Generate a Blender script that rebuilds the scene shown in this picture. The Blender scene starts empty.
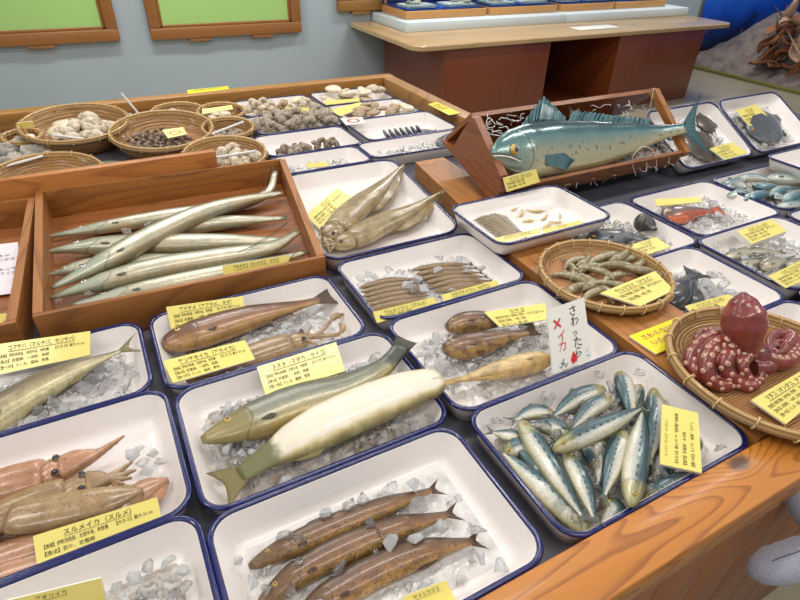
import bpy, bmesh, math, random
from mathutils import Vector, Matrix, noise as mnoise
random.seed(7)
R=math.radians; PI=math.pi
scene=bpy.context.scene; COL=scene.collection
# ---------------------------------------------------------------- camera (z = 0 is the plane of the tray rims, everything is lifted at the end)
FPX=549.72; CAMZ=0.75; LIFT=0.78
CM=Matrix(((0.8832420848758666,0.2482661737408554,-0.3978031252770744),(-0.468171520987476,0.5147111640048728,-0.7182533289759417),(0.02643570389465025,0.820631661968282,0.5708457137745452)))
def at(x,y,z=0.0):
    """point on the horizontal plane z seen at photo position x,y"""
    d=CM@Vector(((x-400)/FPX,-(y-300)/FPX,-1.0)); t=(z-CAMZ)/d.z
    return Vector((d.x*t,d.y*t,z))
def atY(x,y,Y):
    d=CM@Vector(((x-400)/FPX,-(y-300)/FPX,-1.0)); t=Y/d.y
    return Vector((d.x*t,Y,CAMZ+d.z*t))
def ppm(p):
    """photo pixels per metre at p"""
    return FPX/max(.1,-(CM.transposed()@(p-Vector((0,0,CAMZ)))).z)
cd=bpy.data.cameras.new('camera'); cam=bpy.data.objects.new('camera',cd); COL.objects.link(cam)
cd.sensor_width=36; cd.lens=36*FPX/800; cd.clip_start=.02; cd.clip_end=60
cam.matrix_world=Matrix.Translation((0,0,CAMZ))@CM.to_4x4()
scene.camera=cam
scene.view_settings.view_transform='Standard'; scene.view_settings.look='None'; scene.view_settings.gamma=1
scene.view_settings.use_curve_mapping=False; scene.view_settings.exposure=0.0
# ---------------------------------------------------------------- objects
def tag(o,label,cat=None,group=None,kind=None):
    o['label']=label
    if cat: o['category']=cat
    if group: o['group']=group
    if kind: o['kind']=kind
    return o
def thing(name,loc,label,cat,group=None,rz=0):
    o=bpy.data.objects.new(name,None); COL.objects.link(o); o.location=loc; o.rotation_euler=(0,0,rz); o.empty_display_size=.02
    return tag(o,label,cat,group)
def wloc(o):
    v=Vector((0,0,0))
    while o: v=v+o.location; o=o.parent
    return v
def mesh(name,vs,fs,mat,parent=None,smooth=True,uv=None,loc=None,mats=None,mi=None,sharp=None):
    """one mesh object; vs in place coordinates, or local when loc is given; parent chain only translated"""
    me=bpy.data.meshes.new(name)
    if parent is not None: off=wloc(parent); o_loc=Vector((0,0,0))
    elif loc is not None: off=Vector(loc); o_loc=off
    else:
        n=len(vs); off=Vector((sum(v[0] for v in vs)/n,sum(v[1] for v in vs)/n,min(v[2] for v in vs))); o_loc=off
    me.from_pydata([Vector(v)-off for v in vs],[],fs)
    for m in (mats or [mat]): me.materials.append(m)
    if mi: me.polygons.foreach_set('material_index',mi)
    if smooth: me.polygons.foreach_set('use_smooth',[True]*len(fs))
    if uv:
        l=me.uv_layers.new(name='UVMap')
        for lp in me.loops: l.data[lp.index].uv=uv[lp.vertex_index]
    me.validate(); me.update()
    o=bpy.data.objects.new(name,me); COL.objects.link(o); o.location=o_loc
    if parent is not None: o.parent=parent
    if sharp:
        try: me.set_sharp_from_angle(angle=R(sharp))
        except Exception: pass
    return o
class MB:
    def __init__(s): s.v=[];s.f=[];s.uv=[];s.mi=[]
    def add(s,vs,fs,uv=None,mi=0,M=None):
        b=len(s.v)
        s.v+=[(M@Vector(v)) if M else Vector(v) for v in vs]; s.f+=[[i+b for i in f] for f in fs]
        s.uv+=list(uv) if uv else [(0,0)]*len(vs); s.mi+=[mi]*len(fs)
        return s
    def build(s,name,mat,parent=None,**k):
        if isinstance(mat,list): return mesh(name,s.v,s.f,mat[0],parent,mats=mat,mi=s.mi,uv=s.uv,**k)
        return mesh(name,s.v,s.f,mat,parent,uv=s.uv,**k)
def box_vf(x0,x1,y0,y1,z0,z1,b=.003):
    """bevelled box"""
    bm=bmesh.new(); bmesh.ops.create_cube(bm,size=1)
    for v in bm.verts: v.co=Vector(((x0+x1)/2+v.co.x*(x1-x0),(y0+y1)/2+v.co.y*(y1-y0),(z0+z1)/2+v.co.z*(z1-z0)))
    b=min(b,abs(x1-x0)*.4,abs(y1-y0)*.4,abs(z1-z0)*.4)
    if b>0: bmesh.ops.bevel(bm,geom=bm.edges[:],offset=b,segments=2,affect='EDGES',profile=.5)
    vs=[v.co.copy() for v in bm.verts]; bm.verts.index_update(); fs=[[v.index for v in f.verts] for f in bm.faces]; bm.free()
    return vs,fs
def hull_prism(pts,vec):
    """closed prism from a planar outline and an extrusion vector"""
    n=len(pts); vec=Vector(vec); vs=[Vector(p) for p in pts]+[Vector(p)+vec for p in pts]
    return vs,[list(range(n))[::-1],list(range(n,2*n))]+[[i,(i+1)%n,n+(i+1)%n,n+i] for i in range(n)]
def cr(P,n):
    """catmull-rom through P, n samples, roughly even"""
    P=[Vector(p) for p in P]
    if len(P)==2: return [P[0].lerp(P[1],i/(n-1)) for i in range(n)]
    Q=[P[0]*2-P[1]]+P+[P[-1]*2-P[-2]]; out=[]
    dense=[]
    for i in range(len(P)-1):
        a,b,c,d=Q[i:i+4]
        for k in range(20):
            t=k/20; dense.append(.5*((2*b)+(c-a)*t+(2*a-5*b+4*c-d)*t*t+(3*b-a-3*c+d)*t**3))
    dense.append(P[-1]); L=[0]
    for i in range(1,len(dense)): L.append(L[-1]+(dense[i]-dense[i-1]).length)
    j=0
    for i in range(n):
        s=L[-1]*i/(n-1)
        while j<len(L)-2 and L[j+1]<s: j+=1
        out.append(dense[j].lerp(dense[j+1],(s-L[j])/max(1e-9,L[j+1]-L[j])))
    return out
def ip(t,T):
    """piecewise smooth interpolation in table T of (t,value)"""
    if t<=T[0][0]: return T[0][1]
    for (a,x),(b,y) in zip(T,T[1:]):
        if t<=b:
            s=(t-a)/(b-a); return x+(y-x)*(s if len(T)>6 else s*s*(3-2*s)*.5+s*.5)
    return T[-1][1]
def loft(C,rad,up=Vector((0,0,1)),seg=12,caps=True,ra=None):
    """tube round centres C; rad[i] = radius or (in-plane, along up)"""
    vs=[];uv=[];n=len(C)
    for i,c in enumerate(C):
        t=(C[min(i+1,n-1)]-C[max(i-1,0)]).normalized(); s=up.cross(t)
        s=s.normalized() if s.length>1e-5 else Vector((1,0,0)); u=t.cross(s).normalized()
        a,b=rad[i] if isinstance(rad[i],tuple) else (rad[i],rad[i])
        for k in range(seg):
            th=2*PI*k/seg; vs.append(c+s*(math.cos(th)*a)+u*(math.sin(th)*b)); uv.append((i/(n-1),.5+.5*math.cos(th)))
    fs=[[i*seg+k,i*seg+(k+1)%seg,(i+1)*seg+(k+1)%seg,(i+1)*seg+k] for i in range(n-1) for k in range(seg)]
    if caps: fs+=[list(range(seg))[::-1],[(n-1)*seg+k for k in range(seg)]]
    return vs,fs,uv
def ball(c,r,seg=10,rings=6):
    """ellipsoid, r scalar or 3-tuple"""
    if not hasattr(r,'__len__'): r=(r,r,r)
    c=Vector(c); vs=[];fs=[]
    for i in range(rings+1):
        ph=PI*i/rings
        for k in range(seg):
            th=2*PI*k/seg; vs.append(c+Vector((r[0]*math.sin(ph)*math.cos(th),r[1]*math.sin(ph)*math.sin(th),r[2]*math.cos(ph))))
    for i in range(rings):
        for k in range(seg): fs.append([i*seg+k,(i+1)*seg+k,(i+1)*seg+(k+1)%seg,i*seg+(k+1)%seg])
    return vs,fs
def copy_tree(o,parent=None,loc=None,rot=None,sc=None):
    c=o.copy(); COL.objects.link(c)
    if parent: c.parent=parent
    if loc is not None: c.location=loc
    if rot is not None: c.rotation_euler=rot
    if sc is not None: c.scale=sc if hasattr(sc,'__len__') else (sc,)*3
    for ch in list(o.children): copy_tree(ch,c)
    return c
# ---------------------------------------------------------------- materials
class Mat:
    def __init__(s,name,rough=.5,metal=0,coat=0,spec=.5):
        s.m=bpy.data.materials.new(name); s.m.use_nodes=True; s.t=s.m.node_tree; s.n=s.t.nodes; s.b=s.n['Principled BSDF']
        s.b.inputs['Roughness'].default_value=rough; s.b.inputs['Metallic'].default_value=metal
        s.b.inputs['Coat Weight'].default_value=coat; s.b.inputs['Coat Roughness'].default_value=.12; s.b.inputs['Specular IOR Level'].default_value=spec
    def new(s,ty,**k):
        n=s.n.new(ty)
        for a,b in k.items(): setattr(n,a,b)
        return n
    def lk(s,a,b):
        if hasattr(a,'is_output'): s.t.links.new(a,b)
        else: b.default_value=a
    def tc(s,what='Object',scale=None,rot=None,loc=None):
        o=s.new('ShaderNodeTexCoord').outputs[what]
        if scale or rot or loc:
            m=s.new('ShaderNodeMapping'); s.t.links.new(o,m.inputs[0])
            if scale: m.inputs['Scale'].default_value=scale
            if rot: m.inputs['Rotation'].default_value=rot
            if loc: m.inputs['Location'].default_value=loc
            o=m.outputs[0]
        return o
    def math(s,op,a,b=0.0,c=0.0,clamp=False):
        n=s.new('ShaderNodeMath',operation=op); n.use_clamp=clamp
        s.lk(a,n.inputs[0]); s.lk(b,n.inputs[1]); s.lk(c,n.inputs[2]); return n.outputs[0]
    def noise(s,vec,scale,detail=3,dist=0,rough=.5,out='Fac'):
        n=s.new('ShaderNodeTexNoise'); s.lk(vec,n.inputs['Vector']); n.inputs['Scale'].default_value=scale
        n.inputs['Detail'].default_value=detail; n.inputs['Distortion'].default_value=dist; n.inputs['Roughness'].default_value=rough; return n.outputs[out]
    def vor(s,vec,scale,feature='F1',out='Distance',rnd=1):
        n=s.new('ShaderNodeTexVoronoi',feature=feature); s.lk(vec,n.inputs['Vector']); n.inputs['Scale'].default_value=scale; n.inputs['Randomness'].default_value=rnd; return n.outputs[out]
    def ramp(s,fac,stops,interp='LINEAR'):
        n=s.new('ShaderNodeValToRGB'); cr_=n.color_ramp; cr_.interpolation=interp
        while len(cr_.elements)<len(stops): cr_.elements.new(.5)
        for e,(p,c) in zip(cr_.elements,stops):
            e.position=p; e.color=(c,c,c,1) if not hasattr(c,'__len__') else (*c,1)
        s.lk(fac,n.inputs[0]); return n.outputs[0]
    def mix(s,fac,a,b,mode='MIX'):
        n=s.new('ShaderNodeMix',data_type='RGBA',blend_type=mode); s.lk(fac,n.inputs[0])
        for v,i in ((a,6),(b,7)):
            if hasattr(v,'__len__') and len(v)==3: v=(*v,1)
            s.lk(v,n.inputs[i])
        return n.outputs[2]
    def sep(s,vec):
        n=s.new('ShaderNodeSeparateXYZ'); s.lk(vec,n.inputs[0]); return n.outputs
    def band(s,x,c,w):
        """1 near x=c, 0 beyond w"""
        return s.math('SUBTRACT',1.0,s.math('DIVIDE',s.math('ABSOLUTE',s.math('SUBTRACT',x,c)),w),clamp=True)
    def col(s,c): s.lk((*c,1) if hasattr(c,'__len__') and len(c)==3 else c,s.b.inputs['Base Color']); return s
    def rgh(s,c): s.lk(c,s.b.inputs['Roughness']); return s
    def bump(s,h,strength=.3,dist=.002):
        n=s.new('ShaderNodeBump'); n.inputs['Strength'].default_value=strength; n.inputs['Distance'].default_value=dist
        s.lk(h,n.inputs['Height']); s.t.links.new(n.outputs[0],s.b.inputs['Normal']); return s
def sr(r,g,b):
    """0-255 display colour to linear"""
    f=lambda c:((c/255+.055)/1.055)**2.4 if c/255>.04045 else c/255/12.92
    return (f(r),f(g),f(b))
def plain(name,c,rough=.5,metal=0,coat=0,var=.12,scale=30,bump=0):
    m=Mat(name,rough,metal,coat); v=m.tc(); n=m.noise(v,scale,4)
    m.col(m.mix(n,tuple(x*(1-var) for x in c),tuple(min(1,x*(1+var)) for x in c)))
    if bump: m.bump(n,bump,.003)
    return m.m
def wood(name,c,d,axis='X',scale=1.0,rough=.42,knots=0.0,grain=9,coat=.06,contrast=.75,knot=None):
    m=Mat(name,rough,0,coat); k={'X':(.12,1,1),'Y':(1,.12,1),'Z':(1,1,.12)}[axis]
    v=m.tc('Object',scale=tuple(x*scale for x in k))
    w=m.noise(v,7.0,1.5,.25)
    if knot:
        kv_=m.new('ShaderNodeVectorMath',operation='DISTANCE'); m.lk(m.tc('Object',scale=(.55,1,0)),kv_.inputs[0]); kv_.inputs[1].default_value=(knot[0]*.55,knot[1],0); kd=kv_.outputs['Value']
        w=m.math('ADD',w,m.math('MULTIPLY',m.math('POWER',2.718,m.math('MULTIPLY',kd,-22)),.55))
    rings=m.math('FRACT',m.math('MULTIPLY',w,grain*1.6))
    g=m.ramp(rings,[(0,0),(.62,.10),(.90,1),(1,0)])
    fine=m.noise(m.tc('Object',scale=tuple(x*scale*y for x,y in zip(k,(8,8,8)))),26,4)
    f=m.math('ADD',m.math('MULTIPLY',g,.85*contrast),m.math('MULTIPLY',m.math('SUBTRACT',fine,.35),.6),clamp=True)
    colr=m.mix(f,c,d)
    big=m.noise(m.tc(),2.2,2); colr=m.mix(m.math('MULTIPLY',big,.5),colr,tuple(x*.72 for x in c))
    if knots:
        kv=m.vor(m.tc('Object',scale=tuple(x*knots*(3 if x<1 else 1) for x in k)),1.0)
        colr=m.mix(m.ramp(kv,[(0,1),(.07,.8),(.12,0),(1,0)]),colr,tuple(x*.3 for x in d))
    if knot: colr=m.mix(m.ramp(kd,[(0,1),(.010,.9),(.016,0),(1,0)]),colr,tuple(x*.25 for x in d))
    m.col(colr); m.bump(fine,.15,.001)
    return m.m
WHITE=plain('white_enamel',sr(236,228,222),.32,0,.22,.03,6)
def blue_rim():
    m=Mat('navy_enamel_rim',.25,0,.5); n=m.noise(m.tc(),160,4)
    m.col(m.mix(m.ramp(n,[(0,0),(.62,0),(.72,1)]),sr(12,20,84),sr(44,56,128))); return m.m
NAVY=blue_rim()
W_OR=wood('orange_pine',sr(192,122,56),sr(134,72,26),'X',1,.45,1.1)
W_OR2=wood('brown_pine_side',sr(170,112,58),sr(104,60,26),'Y',1,.5,1.3)
W_BOX=wood('box_pine',sr(166,106,46),sr(100,58,22),'X',1,.5,1.6)
W_BOXL=wood('box_pine_floor',sr(166,104,56),sr(112,64,30),'X',1.2,.5,0)
W_DK=wood('reddish_box_wood',sr(150,92,48),sr(100,58,28),'X',1,.45,.8)
W_TOP=wood('honey_beam',sr(182,128,60),sr(128,80,34),'X',.8,.38,0)
W_TOPY=wood('honey_beam_lengthwise',sr(178,132,78),sr(130,84,42),'Y',.8,.42,0)
W_CAB=wood('cherry_veneer',sr(128,62,30),sr(104,46,20),'Z',.8,.35,0,6,.25,.35)
W_CNT=wood('worktop_oak',sr(196,164,118),sr(160,124,80),'X',.5,.25,0,8,.5,.5)
W_FRM=wood('picture_frame_wood',sr(158,104,54),sr(128,78,36),'X',1,.4,0,5,.2,.3)
YEL=plain('yellow_card',sr(232,216,116),.35,0,.25,.03,3)
YEL2=plain('bright_yellow_card',sr(244,226,20),.3,0,.4,.03,3)
FOAM=plain('foam_board_white',sr(225,222,212),.6,0,0,.03)
INK=plain('black_print',sr(40,38,32),.9,0,0,.05)
INK2=plain('purple_print',sr(150,40,96),.5,0,0,.05)
GRN=plain('green_print',sr(50,120,60),.5,0,0,.05)
RED=plain('red_print',sr(205,22,36),.45,0,0,.05)
BLUP=plain('light_blue_print',sr(96,160,205),.5,0,0,.05)
def ice_mat(name,c=(.93,.95,.97),tr=.75,rough=.12):
    m=Mat(name,rough,0,.3); m.b.inputs['Transmission Weight'].default_value=tr; m.b.inputs['IOR'].default_value=1.25
    v=m.tc(); n=m.noise(v,60,3); m.col(m.mix(n,c,tuple(x*.9 for x in c))); m.bump(m.noise(v,90,3),.5,.004); return m.m
ICE=ice_mat('clear_ice',(1,1,1),.93,.06); ICE2=ice_mat('cloudy_ice',(.97,.98,.98),.62,.2)
def icebed_mat(name,c1,c2):
    m=Mat(name,.16,0,.5); v=m.tc(); vo=m.vor(v,55); n=m.noise(v,90,4)
    m.col(m.mix(m.ramp(m.noise(v,26,4),[(0,0),(.4,.1),(.62,1)]),c1,c2)); m.b.inputs['Transmission Weight'].default_value=.15
    m.bump(m.math('ADD',m.ramp(vo,[(0,1),(.6,0)]),n),.7,.006); return m.m
BED=icebed_mat('crushed_ice',sr(244,240,236),sr(220,214,208))
BEDD=icebed_mat('crushed_ice_greyish',sr(232,226,218),sr(168,152,136))
WIRE=plain('dark_wire',sr(70,72,66),.4,.5)
WWIRE=plain('white_wire',sr(225,225,220),.4)
# ---------------------------------------------------------------- room
def struct(name,vf,mat,label,**k):
    o=mesh(name,vf[0],vf[1],mat,**k); tag(o,label); o['kind']='structure'; return o
FZ=-LIFT
def floor_mat():
    m=Mat('vinyl_floor',.3,0,.3); v=m.tc(); m.col(m.mix(m.noise(v,3,4),sr(176,168,146),sr(150,142,120))); return m.m
struct('floor',box_vf(-3,9.6,-2,5.4,FZ-.05,FZ,0),floor_mat(),'beige vinyl floor of the exhibition room',smooth=False)
def wall_mat():
    m=Mat('painted_wall',.6); v=m.tc(); m.col(m.mix(m.noise(v,1.5,3),sr(172,184,190),sr(160,172,178))); return m.m
WY=5.2
struct('wall_back',box_vf(-3,7.14,WY,WY+.1,FZ,2.0,0),wall_mat(),'pale blue-grey back wall with framed panels',smooth=False)
struct('wall_left',box_vf(-3.1,-3,-2,WY+.1,FZ,2.0,0),wall_mat(),'pale blue-grey left wall',smooth=False)
def mural_mat():
    m=Mat('sea_mural',.55); v=m.tc('Object'); z=m.math('DIVIDE',m.sep(v)[2],1.6)
    n=m.noise(m.tc('Object',scale=(1,1,1)),2.6,5,.6)
    f=m.math('ADD',z,m.math('MULTIPLY',m.math('SUBTRACT',n,.5),.34))
    c=m.ramp(f,[(0,sr(8,20,36)),(.14,sr(10,30,58)),(.28,sr(16,54,124)),(.40,sr(26,90,210)),(.55,sr(50,130,240)),(1,sr(60,160,240))])
    n2=m.noise(m.tc('Object',scale=(1,1,1)),9,5,.3)
    spots=m.math('MULTIPLY',m.ramp(n2,[(0,0),(.62,0),(.7,1)]),m.ramp(z,[(0,1),(.22,.9),(.27,0)]))
    m.col(m.mix(spots,c,sr(170,96,60))); return m.m
MUR=mural_mat()
struct('wall_right',box_vf(9.5,9.6,-2,5.3,FZ,2.0,0),MUR,'right wall painted as a blue sea mural',smooth=False)
struct('wall_mural',box_vf(7.201,9.5,WY,WY+.1,FZ,2.0,0),MUR,'blue underwater mural beyond the wall end',smooth=False)
struct('trim_wall_end',box_vf(7.14,7.20,WY-.012,WY+.1,FZ,2.0,.004),plain('grey_metal_trim',sr(150,150,140),.35,.6),'grey metal strip where the wall ends')
# ---------------------------------------------------------------- framed green panels on the wall
def gpanel_mat():
    m=Mat('green_felt',.9); n=m.noise(m.tc(),220,3); m.col(m.mix(n,sr(158,196,112),sr(170,208,126))); return m.m
GP=gpanel_mat()
def frame_panel(x0,x1,z0,z1,label,inner=GP,fm=W_FRM,y=WY,d=.06,w=.085):
    root=thing('framed_panel',((x0+x1)/2,y,z0),label,'framed panel','framed panels on the back wall')
    mb=MB()
    for a in ((x0,x1,z0,z0+w),(x0,x1,z1-w,z1),(x0,x0+w,z0+w,z1-w),(x1-w,x1,z0+w,z1-w)):
        mb.add(*box_vf(a[0],a[1],y-d,y,a[2],a[3],.006))
    for a in ((x0+w,x1-w,z0+w,z0+w+.02),(x0+w,x1-w,z1-w-.02,z1-w),(x0+w,x0+w+.02,z0+w,z1-w),(x1-w-.02,x1-w,z0+w,z1-w)):
        mb.add(*box_vf(a[0],a[1],y-d*.72,y,a[2],a[3],.004))
    mb.build('frame',fm,root)
    mesh('felt_board',*box_vf(x0+w,x1-w,y-.03,y-.005,z0+w,z1-w,0),inner,root,smooth=False)
    for fx in (.3,.72):
        xx=x0+(x1-x0)*fx; mesh('bracket',*box_vf(xx-.09,xx+.09,y-.055,y,z0-.025,z0-.001,.003),fm,root)
    return root
pa=atY(121,41,WY-.06); pb=atY(152,40,WY-.06); pc=atY(302,33,WY-.06)
frame_panel(pa.x-1.95,pa.x,pa.z,pa.z+.95,'wide green felt panel in a brown wooden frame at the left end of the wall')
frame_panel(pb.x,pc.x,(pb.z+pc.z)/2,(pb.z+pc.z)/2+.95,'green felt panel in a brown wooden frame, nearer the long cabinet')
pd=atY(339,12,WY-.06)
frame_panel(pd.x,pd.x+.75,pd.z,pd.z+.8,'framed box panel on the wall just left of the glass cases',inner=plain('cream_board',sr(196,180,146),.7),fm=wood('ochre_frame',sr(150,108,50),sr(120,80,30),'X',1,.4,0,5,.2,.3))
# ---------------------------------------------------------------- long cabinet under the worktop
cab=thing('cabinet',(4.0,4.4,FZ),'long reddish wooden cabinet with an open dark kneehole under its worktop','cabinet')
ZT=-.052; F=3.98
def cbox(name,x0,x1,y0,y1,z0,z1,m=W_CAB,b=.004): return mesh(name,*box_vf(x0,x1,y0,y1,z0,z1,b),m,cab)
cbox('cabinet_block',2.56,3.63,F,WY-.15,FZ+.002,ZT-.035)
cbox('cabinet_block',4.47,5.66,F,WY-.15,FZ+.002,ZT-.035)
cbox('side_panel',2.54,2.56,F-.005,WY-.15,FZ+.002,ZT-.035)
cbox('kneehole_back',3.64,4.46,WY-.3,WY-.27,FZ+.002,ZT-.035)
cbox('kneehole_shelf',3.64,4.46,F+.08,WY-.31,FZ+.002,FZ+.07)
def worktop():
    x0,x1,y0,y1=2.24,6.02,3.93,WY-.01; r=.10; pts=[]
    for cx,cy,a0 in ((x1-.03,y1-.03,0),(x0+.03,y1-.03,90),(x0+r,y0+r,180),(x1-r,y0+r,270)):
        rr=.03 if a0<180 else r
        for k in range(7): a=R(a0+90*k/6); pts.append((cx+rr*math.cos(a),cy+rr*math.sin(a)))
    mb=MB(); n=len(pts); prof=[(0.01,ZT-.043),(0,ZT-.036),(0,ZT-.008),(.008,ZT)]
    cx=(x0+x1)/2; cy=(y0+y1)/2; vs=[]
    for ins,z in prof:
        for x,y in pts: vs.append((x-math.copysign(ins,x-cx),y-math.copysign(ins,y-cy),z))
    fs=[[i*n+k,i*n+(k+1)%n,(i+1)*n+(k+1)%n,(i+1)*n+k] for i in range(3) for k in range(n)]+[list(range(n))[::-1],[3*n+k for k in range(n)]]
    return vs,fs
mesh('worktop',*worktop(),W_CNT,cab,sharp=40)
# white plinths on the worktop
PLM=plain('white_plinth',sr(208,220,224),.5,0,.1,.03,4)
pz=ZT; ph=.075
pl0=atY(402,22,4.18); 
for i,(x0,x1,lb) in enumerate(((2.47,4.24,'long white plinth board on the left half of the cabinet worktop'),(4.25,6.0,'white plinth board on the right half of the cabinet worktop'))):
    tag(mesh('plinth',*box_vf(x0,x1,4.50,WY-.02,pz+.001,pz+ph,.004),PLM),lb,'plinth','white plinths on the worktop')
tag(mesh('paper_sheet',*box_vf(4.05,4.55,4.08,4.24,pz+.001,pz+.008,.002),plain('white_paper',sr(228,228,220),.6)),'white paper lying on the worktop front of the plinths','paper')
# glass display cases
GLM=Mat('case_glass',.02); GLM.b.inputs['Transmission Weight'].default_value=1; GLM.b.inputs['IOR'].default_value=1.1; GLM.col((.9,.97,.97)); GLM=GLM.m
BLU=plain('royal_blue_felt',sr(18,66,158),.8,0,0,.08,120)
CASW=wood('case_wood',sr(206,150,88),sr(176,120,62),'X',1,.35,0,6,.3,.3)
SPEC=plain('grey_specimen',sr(176,172,160),.7,0,0,.3,60,.3)
def case(x0,x1,y0,y1,label,n):
    z=pz+ph+.001; h=.42; g='glass specimen cases on the plinths'
    r=thing('display_case',((x0+x1)/2,(y0+y1)/2,z),label,'display case',g)
    mesh('base',*box_vf(x0,x1,y0,y1,z,z+.065,.004),CASW,r)
    mesh('felt_floor',*box_vf(x0+.02,x1-.02,y0+.02,y1-.02,z+.066,z+.072,0),BLU,r)
    mesh('back_board',*box_vf(x0+.005,x1-.005,y1-.03,y1-.01,z+.073,z+h,0),BLU,r)
    for xx in (x0+.012,x1-.03): mesh('post',*box_vf(xx,xx+.018,y1-.055,y1-.035,z+.073,z+h,.002),CASW,r)
    mb=MB(); t=.004
    for a in ((x0+.01,x1-.01,y0+.008,y0+.008+t),(x0+.006,x0+.006+t,y0+.016,y1-.06),(x1-.006-t,x1-.006,y0+.016,y1-.06)): mb.add(*box_vf(*a,z+.066,z+h,0))
    mb.build('glass_pane',GLM,r,smooth=False)
    for k in range(n):
        xx=x0+(x1-x0)*(k+.5)/n; w=(x1-x0)/n*.36; yy=y0+(y1-y0)*.4; 
        t_=tag(mesh('specimen_tray',*box_vf(xx-w,xx+w,yy-.1,yy+.1,z+.0725,z+.095,.004),plain('pale_tray',sr(196,204,200),.6)),'pale specimen tray %s inside %s'%(('at the left','in the middle','at the right','at the far right')[k if n>1 else 1],label),'specimen tray','specimen trays in the glass cases')
        mb=MB()
        for q in range(3): mb.add(*ball((xx+random.uniform(-w,w)*.6,yy+random.uniform(-.05,.05),z+.112),(random.uniform(.03,.05),.03,random.uniform(.014,.026)),8,5))
        for v in mb.v: v+=mnoise.noise_vector(v*30)*.008
        tag(mb.build('specimen',SPEC),'grey shell specimen %s inside %s'%(('at the left','in the middle','at the right','at the far right')[k if n>1 else 1],label),'specimen','specimens in the glass cases')
case(2.54,3.38,4.64,5.12,'glass case with blue lining, leftmost on the plinth',2)
case(3.43,4.23,4.64,5.12,'glass case with blue lining, second from the left',2)
case(4.30,5.00,4.64,5.12,'glass case with blue lining, second from the right',2)
case(5.04,5.78,4.64,5.12,'glass case with blue lining, rightmost on the plinth',2)
# ---------------------------------------------------------------- seabed diorama in the far right corner
def rock_mat(name,a,b,sc=6):
    m=Mat(name,.75); v=m.tc(); n=m.noise(v,sc,6,.3,.6); m.col(m.mix(m.ramp(n,[(.3,0),(.7,1)]),a,b)); m.bump(n,.8 if sc>5 else .35,.03 if 5<sc<20 else (.004 if sc>=20 else .04)); return m.m
ROCK=rock_mat('grey_brown_rock',sr(84,76,78),sr(150,134,126))
dio_x=7.05
def dio():
    # draped, cave-like rock: height field with a hollow
    nx,ny=44,60; vs=[];fs=[]
    for j in range(ny+1):
        for i in range(nx+1):
            u=i/nx; v=j/ny; x=dio_x+.05+1.9*u; y=5.17-3.0*v
            h=.05+.62*math.exp(-((u-.42)/.30)**2-((v-.22)/.17)**2)+.42*math.exp(-((u-.4)/.3)**2-((v-.52)/.14)**2)+.26*math.exp(-((u-.4)/.4)**2-((v-.8)/.2)**2)
            h*=min(1,u/.15+.05); h-=.40*math.exp(-((u-.24)/.09)**2-((v-.33)/.05)**2)
            h+=.05*mnoise.noise(Vector((x*3,y*3,0)))+.03*mnoise.noise(Vector((x*9,y*9,2)))
            vs.append((x,y,FZ+.04+max(0,h)))
    n=nx+1
    for j in range(ny):
        for i in range(nx): fs.append([j*n+i,j*n+i+1,(j+1)*n+i+1,(j+1)*n+i])
    b=len(vs)
    ring=[i for i in range(n)]+[j*n+nx for j in range(1,ny+1)]+[ny*n+i for i in range(nx-1,-1,-1)]+[j*n for j in range(ny-1,0,-1)]
    for k in ring: vs.append((vs[k][0],vs[k][1],FZ+.0355))
    m=len(ring)
    for k in range(m): fs.append([ring[k],ring[(k+1)%m],b+(k+1)%m,b+k][::-1])
    fs.append([b+k for k in range(m)])
    return vs,fs
tag(mesh('diorama_rock',*dio(),ROCK),'grey-brown cave-like model rock in front of the blue mural','model rock')
tag(mesh('platform',*box_vf(dio_x,9.2,2.0,5.18,FZ+.001,FZ+.035,.006),plain('mossy_edge',sr(112,106,48),.7,0,0,.3,12)),'low platform with a mossy yellow-green edge under the model rock','platform')
BR=[plain('dry_brown',sr(150,98,66),.7,0,0,.3,14,.3),plain('pale_driftwood',sr(170,140,118),.7,0,0,.25,14,.3),plain('dark_driftwood',sr(70,56,50),.7,0,0,.3,14,.3)]
random.seed(11)
plm=thing('driftwood_plant',(7.5,3.9,FZ+.2),'tangle of brown leaves and driftwood branches on the model rock','driftwood')
for i in range(34):
    a=Vector((7.35+random.uniform(-.15,.3),3.95+random.uniform(-.55,.35),FZ+random.uniform(.1,.4)))
    dr=Vector((random.uniform(-.5,.3),random.uniform(-.9,.9),random.uniform(.15,1))).normalized()
    L=random.uniform(.25,.6); C=cr([a,a+dr*L*.5+Vector((0,0,random.uniform(-.05,.08))),a+dr*L+Vector((random.uniform(-.1,.1),)*3)],8)
    r0=random.uniform(.012,.03); v,f,u=loft(C,[r0*(1-.8*k/7) for k in range(8)],seg=7)
    mesh('branch',v,f,BR[i%3],plm)
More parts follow.
